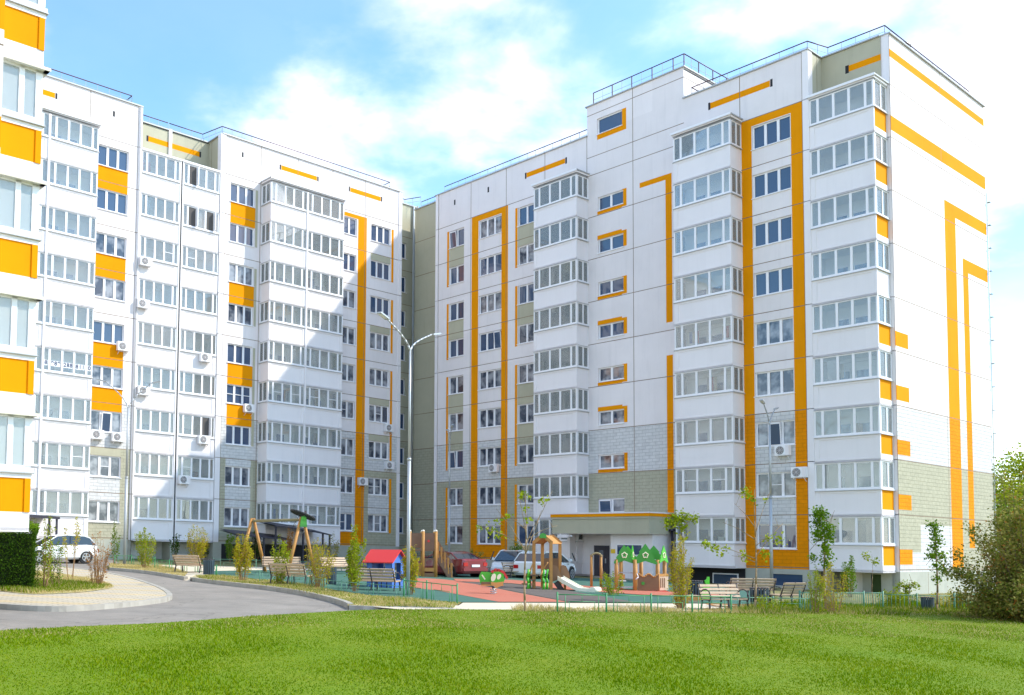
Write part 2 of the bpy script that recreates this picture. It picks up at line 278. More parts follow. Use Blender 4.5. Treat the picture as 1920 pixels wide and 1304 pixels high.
# ------------------------------------------------------------------ buildings
def loggia(B, fn, x0, x1, y0, y1, zb, sides, accent=None, label=None, mull=None, first=False, screen=None, open_sash=None, thin_side='', clutter=0):
    """glazed balcony: footprint x0..x1, y0(front)..y1(back wall); sides in 'LRFB' are glazed"""
    b = MB(); zp0, zp1, zg0, zg1 = zb - 0.14, zb + 1.2, zb + 1.36, zb + 2.6
    th = 0.06
    b.box(x0, x1, y0, y1, zb - 0.12, zb - 0.02, 'panel_white')
    def wallf(face, lo, hi, c, mt):
        # panel with a raised border
        def bx(a0, a1, e0, e1, q0, q1, m):
            if face == 'F': b.box(a0, a1, c + e0, c + e1, q0, q1, m)
            elif face == 'R': b.box(c - e1, c - e0, a0, a1, q0, q1, m)
            else: b.box(c + e0, c + e1, a0, a1, q0, q1, m)
        bx(lo, hi, 0.03, 0.03 + th, zp0, zp1, mt)
        if face == 'F':
            w = 0.26
            bx(lo, hi, 0, 0.03, zp0, zp0 + 0.2, 'panel_white'); bx(lo, hi, 0, 0.03, zp1 - 0.12, zp1, 'panel_white'); bx(lo, lo + w, 0, 0.03, zp0 + 0.2, zp1 - 0.12, 'panel_white'); bx(hi - w, hi, 0, 0.03, zp0 + 0.2, zp1 - 0.12, 'panel_white')
        elif mt == 'orange':
            bx(lo, hi, 0, 0.03, zp0, zp0 + 0.36, 'panel_white')
        bx(lo - 0.0, hi + 0.0, -0.07, 0.1, zp1, zp1 + 0.03, 'trim'); bx(lo, hi, -0.03, 0.1, zp1 + 0.03, zg0 - 0.07, 'pvc')
    segs = []
    fr = MB(); pn = MB()
    def glaze(face, lo, hi, c, cuts, w=0.13):
        def bx(mb, a0, a1, e0, e1, q0, q1, m):
            if face == 'F': mb.box(a0, a1, c + e0, c + e1, q0, q1, m)
            elif face == 'R': mb.box(c - e1, c - e0, a0, a1, q0, q1, m)
            else: mb.box(c + e0, c + e1, a0, a1, q0, q1, m)
        bx(fr, lo, hi, -0.045, 0.05, zg1 + 0.06, zg1 + 0.08, 'trim'); bx(fr, lo, hi, 0.0, 0.07, zg0 - 0.07, zg0, 'pvc'); bx(fr, lo, hi, 0.0, 0.07, zg1, zg1 + 0.06, 'pvc')
        for q in [lo + 0.04] + cuts + [hi - 0.04]:
            ww = w if q in cuts else 0.08; bx(fr, q - ww / 2, q + ww / 2, 0.0, 0.07, zg0, zg1, 'pvc')
        bx(pn, lo + 0.05, hi - 0.05, 0.03, 0.035, zg0, zg1, 'pane_clear')
    W = x1 - x0
    if 'F' in sides:
        wallf('F', x0, x1, y0, 'panel_white'); cuts = [x0 + W * t for t in (mull or (0.135, 0.385, 0.625, 0.875))]
        glaze('F', x0, x1, y0, cuts)
        if screen is not None:
            for i in screen:
                q = [x0] + cuts + [x1]; fr.box(q[i], q[i + 1], y0 + 0.005, y0 + 0.035, zb + 1.96, zb + 2.0, 'pvc')
    for sd_, c in (('L', x0), ('R', x1)):
        if sd_ in sides:
            ya = y0 + (0.1 if 'F' in sides else 0)
            wallf(sd_, y0 if 'F' not in sides else y0 + 0.002, y1, c, accent if (accent and sd_ == 'R') else 'panel_white')
            glaze(sd_, ya, y1, c, [ya + (y1 - ya) * 0.52], 0.1)
    if open_sash is not None:
        q = [x0] + [x0 + W * t for t in (mull or (0.135, 0.385, 0.625, 0.875))] + [x1]
        for i in open_sash: fr.box(q[i] + 0.05, q[i + 1] - 0.05, y0 + 0.02, y0 + 0.028, zg0, zg1, 'opening_shade'); fr.box(q[i + 1] - 0.1, q[i + 1] - 0.04, y0 - 0.28, y0 + 0.03, zg0, zg1, 'pvc')  # dark sheet before the pane stands for shade in the open sash
    o = b.build('balcony', B, fn)
    if label: o['label'] = label
    fr.build('glazing_frame', o, fn); pn.build('pane', o, fn)
    # what is seen inside: back wall with balcony door and window
    iw = MB(); yb = y1 - 0.02; 
    if 'B' not in sides:
        iw.box(x0 + 0.02, x1 - 0.02, yb, yb + 0.015, zb - 0.02, zb + 2.66, 'inner')
        iw.box(x0 + 0.02, x1 - 0.02, y0 + 0.12, yb, zb + 2.66, zb + 2.685, 'inner')
        mid = x0 + W * 0.42
        for a, c_, q in ((mid - 0.95, mid - 0.05, 0.1), (mid + 0.1, mid + 0.95, 0.9)):
            iw.box(a, c_, yb - 0.05, yb - 0.001, zb + q, zb + 2.12, 'pvc'); iw.box(a + 0.11, c_ - 0.11, yb - 0.06, yb - 0.051, zb + max(q, 0.9) + 0.1, zb + 2.0, 'pane_inner')
        if 'L' not in sides: iw.box(x0 + 0.02, x0 + 0.04, y0 + 0.12, yb, zb, zb + 2.66, 'inner')
        if 'R' not in sides: iw.box(x1 - 0.04, x1 - 0.02, y0 + 0.12, yb, zb, zb + 2.66, 'inner')
        if clutter:
            rr = random.Random(int(zb * 10) + int(x0 * 7))
            for _ in range(clutter):
                a = x0 + 0.15 + rr.random() * (W - 0.9); w_ = 0.2 + rr.random() * 0.5; kd = rr.random()
                if kd < 0.5: iw.box(a, a + w_, y0 + 0.2, y0 + 0.23, zb + 1.2, zb + 2.55 - rr.random() * 0.1, rr.choice(('curtain', 'curtain_beige', 'curtain_grey')))
                elif kd < 0.75: iw.box(a, a + w_, y1 - 0.5, y1 - 0.1, zb + 0.02, zb + 1.5 + rr.random() * 0.5, rr.choice(('box_brown', 'curtain_grey', 'pipe')))
                else:
                    iw.bar((x0 + 0.2, y0 + 0.6, zb + 2.3), (x1 - 0.2, y0 + 0.6, zb + 2.3), 0.01, 'trim', 4)
                    for q in range(3): c_ = a + q * 0.22; iw.box(c_, c_ + 0.18, y0 + 0.59, y0 + 0.61, zb + 1.65 - 0.15 * rr.random(), zb + 2.29, rr.choice(('cloth_blue', 'curtain', 'cloth_red', 'curtain_beige')))
        iw.build('inner_wall', o, fn)
    return o
def loggia_roof(B, fn, x0, x1, y0, y1, z, ov=0.13, name='balcony_roof'):
    b = MB(); b.box(x0 - ov, x1 + ov, y0 - ov, y1, z - 0.06, z + 0.02, 'trim'); b.box(x0 - ov * .5, x1 + ov * .5, y0 - ov * .5, y1, z - 0.17, z - 0.06, 'panel_white'); b.box(x0 - ov, x1 + ov, y0 - ov - 0.02, y0 - ov, z - 0.1, z + 0.03, 'pvc')
    return b.build(name, B, fn)
def window(B, fn, a0, a1, z0, z1, n, yc, pane='pane_dark', face='F', screen=None, w=0.15, tilt=None, sill=True, widths=None):
    fr = MB(); pn = MB(); y = yc + 0.1
    ob = 0.075
    fr.box(a0, a1, y, y + 0.07, z0, z0 + ob, 'pvc'); fr.box(a0, a1, y, y + 0.07, z1 - ob, z1, 'pvc'); fr.box(a0, a0 + ob, y, y + 0.07, z0 + ob, z1 - ob, 'pvc'); fr.box(a1 - ob, a1, y, y + 0.07, z0 + ob, z1 - ob, 'pvc')
    cuts = [a0 + (a1 - a0) * (i / n) for i in range(1, n)] if not widths else [a0 + (a1 - a0) * t for t in widths]
    for c in cuts: fr.box(c - w / 2, c + w / 2, y - 0.005, y + 0.07, z0 + ob, z1 - ob, 'pvc')
    if screen is not None:
        q = [a0] + cuts + [a1]
        for i in screen: fr.box(q[i], q[i + 1], y - 0.01, y + 0.02, (z0 + z1) / 2 - 0.02, (z0 + z1) / 2 + 0.02, 'pvc')
    if tilt is not None:
        q = [a0] + cuts + [a1]; i = tilt; T = Matrix.Translation((0, y - 0.01, z0 + ob)) @ Matrix.Rotation(rad(5), 4, 'X') @ Matrix.Translation((0, -y + 0.01, -z0 - ob))
        fr.box(q[i] + 0.03, q[i + 1] - 0.03, y - 0.04, y - 0.01, z0 + ob, z1 - ob - 0.02, 'pane_dark', T); fr.box(q[i] + 0.03, q[i + 1] - 0.03, y - 0.05, y - 0.0, z1 - ob - 0.08, z1 - ob, 'pvc', T); fr.box(q[i] + 0.03, q[i] + 0.09, y - 0.05, y, z0 + ob, z1 - ob, 'pvc', T); fr.box(q[i + 1] - 0.09, q[i + 1] - 0.03, y - 0.05, y, z0 + ob, z1 - ob, 'pvc', T)
    pn.box(a0 + 0.03, a1 - 0.03, y + 0.045, y + 0.05, z0 + 0.03, z1 - 0.03, pane)
    o = fr.build('window', B, fn); pn.build('pane', o, fn)
    if sill:
        s = MB(); s.box(a0 - 0.05, a1 + 0.05, yc - 0.07, yc + 0.1, z0 - 0.045, z0 - 0.01, 'pvc'); s.build('sill', o, fn)
    return o
def railing(B, fn, pts, h=0.66, step=0.78, top='rail_red', heavy=0, name='roof_railing'):
    b = MB()
    for a, c in zip(pts, pts[1:]):
        a = Vector(a); c = Vector(c); n = max(1, round((c - a).length / step))
        b.bar(a + Vector((0, 0, h)), c + Vector((0, 0, h)), 0.032, top, 5); b.bar(a + Vector((0, 0, h * 0.5)), c + Vector((0, 0, h * 0.5)), 0.013, 'rail_grey', 4)
        for i in range(n + 1):
            p = a.lerp(c, i / n); hv = heavy and i % 2 == 0; b.bar(p, p + Vector((0, 0, h)), 0.035 if hv else 0.016, 'rail_red' if hv else 'rail_grey', 4)
    return b.build(name, B, fn)
NF = 9; FH = 2.8; RZ = 27.9
def mats_by_floor(p, a0, a1, z1=RZ, top3='blocks_white'):
    p.append((a0, a1, -3, 2 * FH, 'blocks_olive')); p.append((a0, a1, 2 * FH, 3 * FH, top3))
pick = random.Random(11)
def wpane(k): return 'pane_curtain' if pick.random() < (0.75 if k < 6 else 0.25) else 'pane_dark'
# ---------------- building A (left, far)
A_ANG = 0.6803133
def buildA():
    sl = -0.0098244; fn = lambda p: (p[0], p[1], p[2] + sl * p[0])
    o = Vector((1.7739, 74.797, EYE + 0.1853))
    B = empty('apartment_building', o, A_ANG, 'long white nine-storey block at left with orange panels, half in shadow', 'building', 'nine-storey apartment blocks round the courtyard')
    w = MB(); holes = []; P = []
    x0 = -48.0
    # floors with painted fields
    mats_by_floor(P, x0, 0)
    for (a0, a1) in ((-24.8, -22.75), (-15.2, -13.2)):
        for k in (8, 6, 4, 3):
            P.append((a0, a1, k * FH - 0.5, k * FH + 0.97, 'orange'))
        P.append((a0, a1, 2 * FH - 0.5, 2 * FH + 0.97, 'blocks_white')); P.append((a0, a1, 3 * FH - 0.5, 3 * FH, 'orange')) 
        P.append((a0, a1, FH - 0.5, FH + 0.97, 'blocks_white'))
    P.append((-24.8, -22.75, 2 * FH - 0.5, 2 * FH, 'olive')); P.append((-25.3, -22.75, FH - 0.5, FH + 1.0, 'blocks_white'))
    for q in ((8, 7), (6, 5), (4, 3), (3, 2), (1, 0)): P.append((-13.2, -13.0, q[1] * FH + 0.97, q[0] * FH + 2.25, 'olive'))
    # right part of the far section
    P.append((-4.05, -3.2, 3 * FH, 25.02, 'orange')); P.append((-4.05, -3.2, -0.1, 3 * FH, 'blocks_orange')); P.append((-6.3, -3.2, 24.72, 25.02, 'orange'))
    P.append((-6.3, -4.05, -0.1, 0.9, 'blocks_orange'))
    for k in (1, 2): P.append((-6.3, -4.05, k * FH - 0.5, k * FH + 0.97, 'blocks_white'))
    P.append((-6.3, -4.05, 0.9, 2 * FH, 'blocks_white'))
    P.append((-2.8, -0.75, FH - 0.48, FH + 0.97, 'blocks_white'))
    for k in (8, 6, 4, 3): P.append((-2.8, -0.8, (k - 1) * FH + 2.3, k * FH - 0.02, 'olive'))
    for a, b in ((7, 8), (5, 6), (2, 4), (0, 1)): P.append((-0.72, -0.5, a * FH + 0.9, b * FH + 2.3, 'orange'))
    # attic strips
    P.append((-11.1, -7.95, 26.68, 27.02, 'orange')); P.append((-4.85, -1.85, 26.65, 27.0, 'orange')); P.append((-30.5, -27.6, 26.68, 27.02, 'orange'))
    for a in (-11.25, -7.93, -5.0, -1.83, -27.58): P.append((a, a + 0.13, 26.66, 27.04, 'dark'))
    for a in (-23.87, -14.38): P.append((a, a + 0.14, 26.7, 27.06, 'dark'))
    cols = [(-24.78, -22.72, 3), (-15.22, -13.25, 3), (-6.2, -4.17, 3), (-2.76, -0.82, 3)]
    for k in range(NF):
        for a0, a1, n in cols: holes.append((a0, a1, k * FH + 0.98, k * FH + 2.3))
    holes.append((-21.9, -16.0, -0.15, RZ + 1))
    hj = [k * FH for k in range(0, 10)]
    w.facade('F', 0, x0, 0.0, -0.1, RZ, holes, P, 'plaster', hj, [-22.1, -25.35, -15.62, -12.78, -9.64, -6.5, -3.38])
    for h in holes[:-1]: w.reveal('F', 0, *h, 0.12)
    # pilasters
    for a, c_ in ((-22.1, -21.85), (-16.05, -15.66), (0.0, 0.3)):
        for k in range(0, 10):
            w.box(a, c_, -0.06, 0.4, k * FH - (0.1 if k == 0 else -0.02), min((k + 1) * FH - 0.02, RZ + 0.02), 'panel_white', skip='k')
    # recessed attic above the flush loggias, olive
    PA = [(-20.45, -16.6, 26.72, 27.08, 'orange'), (-20.6, -20.45, 26.7, 27.1, 'dark'), (-16.6, -16.47, 26.7, 27.1, 'dark')]
    w.facade('F', 2.0, -22.0, -15.66, 24.9, RZ, [], PA, 'olive', [], [-18.95])
    w.facade('L', -15.86, 0.0, 2.0, 24.9, RZ, [], [], 'olive', [], [1.6]); w.facade('R', -21.98, 0.0, 2.0, 24.9, RZ, [], [], 'olive')
    # back of the flush loggias, roof slabs, far sides
    w.box(x0, 0.3, 1.2, 13, -3, RZ - 0.05, 'plaster', skip='ft'); w.box(-21.9, -16, 2.02, 2.05, -3, 25, 'inner')
    w.facade('F', 1.15, -22.0, -16.0, -3, -0.15, [(-21.6, -19.2, -2.8, -0.2), (-18.7, -16.3, -2.8, -0.2)], [], 'plinth')
    w.box(-21.9, -16.0, 2.2, 2.25, -3, 0, 'dark')
    w.box(x0, -22.0, 0.05, 13, RZ - 0.08, RZ, 'roofing'); w.box(-15.85, 0.3, 0.05, 13, RZ - 0.08, RZ, 'roofing'); w.box(-22, -15.86, 2.0, 13, RZ - 0.08, RZ - 0.01, 'roofing')
    # olive recess beside the inner corner
    ho = [(0.95, 2.38, k * FH + 0.98, k * FH + 2.3) for k in range(NF)]
    w.facade('F', 1.8, 0.28, 3.45, -3, RZ, ho, [(0, 4, -3, 3 * FH, 'blocks_olive')], 'olive', hj)
    for h in ho: w.reveal('F', 1.8, *h, 0.12, 'olive')
    w.box(0.3, 3.45, 1.85, 13, RZ - 0.08, RZ, 'roofing'); w.facade('R', 0.3, -0.0, 1.8, -3, RZ, [], [], 'plaster')
    wo = w.build('wall', B, fn)
    c = MB()   # roof edge flashing
    for a, e, yy in ((x0, -21.83, 0), (-21.95, -15.9, 2.0), (-15.95, 0.32, 0), (0.32, 3.5, 1.8)): c.box(a, e, yy - 0.1, yy + 0.3, RZ - 0.01, RZ + 0.07, 'trim')
    c.box(-16.0, -15.7, 0.02, 2.0, RZ + 0.001, RZ + 0.06, 'trim')
    c.build('parapet_flashing', B, fn)
    pl = MB()
    pl.facade('F', -0.0, x0, -21.95, -3.0, -0.1, [(-30, -26, -1.1, -0.35)], [], 'plinth', [], [-22.1]); pl.facade('F', 0.0, -16.05, 0.3, -3.0, -0.1, [], [], 'plinth'); pl.facade('L', -16.02, 0, 1.2, -3, -0.1, [], [], 'plinth'); pl.facade('R', -21.9, 0, 1.2, -3, -0.1, [], [], 'plinth')
    pl.box(-19.15, -18.75, 0.05, 1.2, -3, -0.15, 'plinth')
    pl.build('plinth', B, fn)
    # windows
    for k in range(NF):
        z0, z1 = k * FH + 0.98, k * FH + 2.3
        window(B, fn, -24.78, -22.72, z0, z1, 3, 0, wpane(k), tilt=1 if k == 2 else None, screen=[1, ] if k == 1 else None)
        window(B, fn, -15.22, -13.25, z0, z1, 3, 0, wpane(k), screen=(0, 1, 2) if k == 3 else None)
        window(B, fn, -6.2, -4.17, z0, z1, 3, 0, wpane(k), screen=(1,) if k in (0, 3) else None)
        window(B, fn, -2.76, -0.82, z0, z1, 3, 0, wpane(k), screen=(1,) if k in (0, 3) else ((0, 1) if k == 1 else None))
        window(B, fn, 0.95, 2.38, z0, z1, 2, 1.8, 'pane_dark')
    # loggias
    sc = {2: (3,), 1: (3,)}
    for k in range(NF):
        zb = k * FH
        loggia(B, fn, -21.82, -19.08, 0.0, 2.0, zb, 'F', screen=(3,) if k == 6 else None, clutter=pick.choice((0, 1, 1, 2)))
        loggia(B, fn, -18.82, -16.08, 0.0, 2.0, zb, 'F', screen=(1,) if k in (6, 1) else None, open_sash={8: (1,), 7: (1, 3), 2: (3,)}.get(k), clutter=pick.choice((0, 1, 2, 2)))
        loggia(B, fn, -12.68, -9.6, -1.2, 0.0, zb, 'FL', screen=(1, 3) if k == 3 else None, clutter=pick.choice((0, 1, 1)))
        loggia(B, fn, -9.6, -6.3, -1.2, 0.0, zb, 'FR', screen={3: (1, 3), 0: (1, 3)}.get(k), clutter=1)
        loggia(B, fn, -28.3, -25.25, -1.2, 0.0, zb, 'FR', screen=(3,) if k == 1 else None)
        loggia(B, fn, -31.5, -28.3, -1.2, 0.0, zb, 'FL')
    for a, b_ in ((-12.68, -6.3), (-31.5, -25.25)): loggia_roof(B, fn, a, b_, -1.2, 0.0, 25.36)
    for a, b_ in ((-21.82, -19.0), (-18.86, -16.08)): loggia_roof(B, fn, a, b_, 0.0, 2.0, 25.22, 0.06)
    for a in (-28.36, -9.66):
        po = MB()
        for k in range(NF): po.box(a, a + 0.13, -1.27, -1.13, k * FH - 0.16, k * FH + 2.65, 'panel_white')
        po.build('balcony_post', B, fn)
    pp = MB(); pp.box(-19.0, -18.9, -0.03, 0.6, -0.5, 25.1, 'dark'); pp.box(-19.08, -19.0, -0.04, 0.5, -0.2, 25.1, 'panel_white'); pp.box(-18.9, -18.82, -0.04, 0.5, -0.2, 25.1, 'panel_white'); pp.build('expansion_gap', B, fn)
    pp = MB(); pp.box(-18.98, -18.76, 1.9, 2.0, 25.2, RZ + 0.1, 'panel_white'); pp.build('downpipe', B, fn)
    pp = MB(); pp.bar((3.05, 1.68, -3), (3.05, 1.68, RZ), 0.09, 'pipe', 8); pp.bar((3.3, 1.5, -3), (3.3, 1.5, RZ + 0.05), 0.06, 'olive', 8); pp.build('downpipe', B, fn)
    pp = MB(); pp.bar((-22.0, -0.12, -1.5), (-22.0, -0.12, RZ), 0.03, 'trim', 6); pp.build('downpipe', B, fn)
    railing(B, fn, [(x0, 0.25, RZ), (-22.5, 0.25, RZ), (-22.5, 2.6, RZ)])
    railing(B, fn, [(-21.7, 2.3, RZ), (-18.9, 2.3, RZ)]); railing(B, fn, [(-18.8, 2.3, RZ), (-16.2, 2.3, RZ), (-15.8, 0.3, RZ), (-0.7, 0.3, RZ), (-0.7, 2.4, RZ)]); railing(B, fn, [(0.4, 2.3, RZ), (2.6, 2.3, RZ), (3.2, 1.0, RZ)])
    # dark entrance canopies
    for (a, b_, z0c, z1c, y0c, slope) in ((-16.3, -11.9, 0.66, 0.25, -3.4, 0.5), (-13.4, -8.7, 1.32, 0.95, -3.5, 0.35)):
        c = MB()
        T = None
        n = 10
        for i in range(n):
            t0, t1 = i / n, (i + 1) / n
            za, zc = (z0c - (0.28 if slope == 0.5 else 0.5) * t0 ** 1.3 , z0c - (0.28 if slope == 0.5 else 0.5) * t1 ** 1.3)
            xa, xb = a + (b_ - a) * t0, a + (b_ - a) * t1
            c.quad([(xa, y0c, za - 0.25), (xb, y0c, zc - 0.25), (xb, -1.2, zc + 0.12), (xa, -1.2, za + 0.12)], 'canopy'); c.quad([(xa, y0c, za - 0.33), (xa, -1.2, za + 0.02), (xb, -1.2, zc + 0.02), (xb, y0c, zc - 0.33)], 'canopy'); c.quad([(xa, y0c, za - 0.33), (xb, y0c, zc - 0.33), (xb, y0c, zc - 0.25), (xa, y0c, za - 0.25)], 'canopy')
        for xx in (a + 0.15, (a + b_) / 2, b_ - 0.7, b_ - 0.12): c.box(xx - 0.05, xx + 0.05, y0c + 0.1, y0c + 0.2, -3, z0c - 0.3 - 0.28 * ((xx - a) / (b_ - a)) ** 1.3 * (1 if slope == 0.5 else 1.78), 'canopy')
        co = c.build('entrance_canopy', B, fn)
        d = MB(); d.box(max(a + 0.8, -15.4), min(b_ - 0.3, -8.9) , -0.03 if a < -15 else -1.15, -0.01 if a < -15 else -1.1, -2.4, -0.2, 'dark'); d.build('entrance_door', B, fn)  # near-black sheet stands for shade in the opening under the canopy
    c = MB(); c.quad([(-32.4, -3.5, 1.2), (-27.9, -3.5, 1.05), (-27.9, -1.2, 1.2), (-32.4, -1.2, 1.35)], 'canopy'); c.quad([(-32.4, -3.5, 1.1), (-32.4, -1.2, 1.25), (-27.9, -1.2, 1.1), (-27.9, -3.5, 0.95)], 'canopy'); c.beam((-32.4, -3.5, 1.15), (-27.9, -3.5, 1.0), 0.08, 0.14, 'canopy'); c.beam((-27.9, -3.5, 1.0), (-27.9, -1.2, 1.15), 0.08, 0.12, 'canopy')
    for xx, yy in ((-32.2, -3.45), (-30.4, -3.45), (-28.0, -3.45), (-28.0, -2.3)): c.box(xx - 0.05, xx + 0.05, yy, yy + 0.1, -3, 1.05, 'canopy')
    c.build('entrance_canopy', B, fn)
    # phone number taped inside a balcony of the left stack (fifth floor)
    tx = MB(); 
    return B, fn
# ---------------- building B (right)
B_ANG = -0.890483
def buildB():
    sl = -0.0076913; fn = lambda p: (p[0], p[1], p[2] + sl * min(p[0], 3.9) - (0.001 * max(p[1] - 1.6, 0) if p[0] > 3.8 else 0))
    o = Vector((22.96344, 50.94514, EYE - 0.82635))
    B = empty('apartment_building', o, B_ANG, 'tall white nine-storey block at right with orange frames and sunlit end wall', 'building', 'nine-storey apartment blocks round the courtyard')
    w = MB(); P = []; holes = []
    P.append((-28.9, -14.5, -3, 2 * FH, 'blocks_olive')); P.append((-28.9, -14.5, 2 * FH, 3 * FH, 'blocks_white'))
    P.append((-14.5, 0.36, -3, 2 * FH, 'blocks_olive')); P.append((-14.5, 0.36, 2 * FH, 3 * FH, 'blocks_white'))
    for q, col in ((( -27.62, -26.02), 0), ((-20.62, -18.9), 0)):
        for k in (8, 6, 4, 3): P.append((q[0], q[1], (k - 1) * FH + 2.28, k * FH + 0.98, 'olive'))
        P.append((q[0], q[1], 3 * FH - 0.5, 3 * FH, 'blocks_olive'))
        P.append((q[0], q[1], FH - 0.5, FH + 0.97, 'blocks_white'))
        for a, b in ((7, 8), (5, 6), (2, 4), (0, 1)): P.append((q[0] - 0.24, q[0] - 0.02, a * FH + 0.85, b * FH + 2.35, 'orange'))
    def bandU(o0, i0, i1, o1):
        P.append((o0, o1, 3 * FH, 25.2, 'orange')); P.append((o0, o1, -0.1, 3 * FH, 'blocks_orange')); P.append((i0, i1, 3 * FH, 24.76, 'plaster')); P.append((i0, i1, 1.0, 3 * FH, 'blocks_white'))
    bandU(-25.2, -24.5, -22.18, -21.55); bandU(-3.55, -2.93, -0.64, 0.0)
    # stair tower ornaments
    for (a0, a1, z0, z1) in ((-10.42, -8.12, 23.3, 23.62), (-8.56, -8.12, 14.49, 23.62)): P.append((a0, a1, z0, z1, 'orange'))
    P.append((-8.56, -8.12, 3 * FH, 12.49, 'orange')); P.append((-8.56, -8.12, 2.6, 3 * FH, 'blocks_orange'))
    for j in range(8):
        zc = 23.13 - 2.8 * j; m = 'orange' if zc > 8.5 else 'blocks_orange'
        if j == 7: continue
        P.append((-11.78, -11.4, zc - 0.66 if j in (0, 2, 4, 6) else zc - 0.42, zc + 0.62 if j in (1, 3, 5) else zc + 0.48, m))
        if j in (0, 2, 4, 6): P.append((-13.68, -11.78, zc - 0.7, zc - 0.42, m))
        else: P.append((-13.68, -11.78, zc + 0.42, zc + 0.72, m))
    P.append((-13.68, -11.75, 27.42, 27.8, 'orange')); P.append((-11.75, -11.4, 27.42, 28.82, 'orange'))
    P.append((-19.8, -16.35, 26.68, 27.02, 'orange')); P.append((-5.48, -1.8, 26.66, 27.02, 'orange'))
    for a in (-19.95, -16.33, -5.62, -1.78): P.append((a, a + 0.14, 26.62, 27.06, 'dark'))
    for a in (-27.13, -23.6): P.append((a, a + 0.16, 26.66, 27.06, 'dark'))
    cols = [(-27.6, -26.02, 2), (-24.42, -22.18, 3), (-20.6, -19.0, 2), (-2.9, -0.66, 3)]
    for k in range(NF):
        for a0, a1, n in cols: holes.append((a0, a1, k * FH + 0.98, k * FH + 2.32))
    for j in range(8): holes.append((-13.64, -11.66, 23.13 - 2.8 * j - 0.45, 23.13 - 2.8 * j + 0.45))
    holes.append((-13.68, -11.72, 27.78, 28.82))
    hj = [k * FH for k in range(0, 10)]
    cut = [h for h in holes]
    w.facade('F', 0, -28.85, -14.5, -0.1, RZ, cut, P, 'plaster', hj, [-28.82, -25.3, -21.73, -18.12, -14.52])
    w.facade('F', 0, -14.5, -7.25, -0.1, 29.85, cut, P, 'plaster', [k * FH for k in range(0, 9)] + [25.2, 26.42, 29.25], [-10.91])
    w.facade('F', 0, -7.25, 0.05, -0.1, RZ, cut, P, 'plaster', hj, [-3.62, 0.02])
    for h in holes: w.reveal('F', 0, *h, 0.12)
    for a, c_, yf in ((-29.12, -28.85, 0), (0.05, 0.4, 0), (3.45, 3.9, 1.59)):
        for k in range(0, 10): w.box(a, c_, yf - 0.05, yf + 0.4, k * FH - (0.1 if k == 0 else -0.02), min((k + 1) * FH - 0.02, RZ + 0.02), 'panel_white', skip='k' + ('r' if a > 3 else ''))
    # stair tower body above the roofs
    w.facade('R', -7.25, 0, 6, RZ - 0.3, 29.85, [], [], 'plaster', [29.25]); w.facade('L', -14.5, 0, 6, RZ - 0.3, 29.85, [], [], 'plaster', [29.25]); w.box(-14.5, -7.25, 0.02, 6, 29.7, 29.8, 'roofing')
    # recess with loggias at the right end and olive attic
    w.facade('R', 0.38, 0.0, 1.5, 24.9, RZ, [], [], 'olive', [], [0.95]); w.facade('F', 1.5, 0.3, 3.5, 24.9, RZ, [], [(1.85, 3.5, 26.62, 26.96, 'orange'), (1.66, 1.85, 26.56, 27.0, 'dark')], 'olive')
    w.box(0.3, 3.6, 1.52, 1.6, -0.1, 25, 'inner')
    # sunlit end wall
    E = [(1.59, 14.6, -3, 2 * FH, 'blocks_olive'), (1.59, 14.6, 2 * FH, 3 * FH, 'blocks_white')]
    y0 = 1.59
    def e(u0, u1, z0, z1, m=None):
        if m: E.append((y0 + u0, y0 + u1, z0, z1, m)); return
        E.append((y0 + u0, y0 + u1, max(z0, 3 * FH), z1, 'orange'))
        if z0 < 3 * FH: E.append((y0 + u0, y0 + u1, z0, min(z1, 3 * FH), 'blocks_orange'))
    e(0, 2.6, -0.1, 0.9, 'blocks_white'); e(2.6, 6.67, -0.1, 2.35, 'blocks_white')
    e(8.2, 9.12, 2 * FH, 3 * FH, 'blocks_white')
    e(-0.2, 13, 26.7, 27.12); e(-0.2, 13, 22.78, 23.56)
    e(6.67, 8.2, 0.1, 20.7); e(8.2, 13, 19.98, 20.7); e(9.12, 9.92, 1.2, 17.85); e(9.92, 13, 17.1, 17.85)
    for k in range(5): e(0.0, 1.53, k * FH + 0.27, k * FH + 1.04)
    w.facade('R', 3.9, y0, y0 + 12.95, -0.1, RZ, [], E, 'plaster', hj, [y0 + 6.4])
    w.facade('F', 1.59, 3.45, 3.9, -3, -0.1, [], [], 'plinth')
    # roofs, back and left recess
    w.box(-28.85, -14.5, 0.03, 14.4, RZ - 0.06, RZ, 'roofing'); w.box(-7.25, 0.38, 0.03, 14.4, RZ - 0.06, RZ, 'roofing'); w.box(0.38, 3.88, 1.55, 14.4, RZ - 0.06, RZ, 'roofing'); w.box(-14.5, -7.25, 6, 14.4, RZ - 0.06, RZ, 'roofing')
    w.box(-33.5, 3.88, 14.4, 14.5, -3, RZ, 'plaster'); w.box(-28.85, 0.3, 1.2, 1.3, -3, RZ - 0.1, 'dark')
    w.facade('F', 0.9, -32.6, -29.0, -3, RZ, [], [(-33, -29, -3, 3 * FH, 'blocks_olive')], 'olive', hj); w.box(-32.6, -28.9, 0.95, 14.4, RZ - 0.06, RZ, 'roofing'); w.facade('L', -29.12, -0.05, 0.9, -3, RZ, [], [], 'plaster')
    w.build('wall', B, fn)
    c = MB()
    for a, e_, yy in ((-29.2, -14.45, 0), (-7.3, 0.45, 0), (0.4, 3.5, 1.5), (-32.7, -29.1, 0.9)): c.box(a, e_, yy - 0.1, yy + 0.3, RZ + 0.001, RZ + 0.07, 'trim')
    c.box(-14.6, -7.15, -0.1, 0.3, 29.851, 29.92, 'trim'); c.box(-7.35, -7.15, 0.3, 6, 29.851, 29.92, 'trim'); c.box(-14.6, -14.4, 0.3, 6, 29.851, 29.92, 'trim')
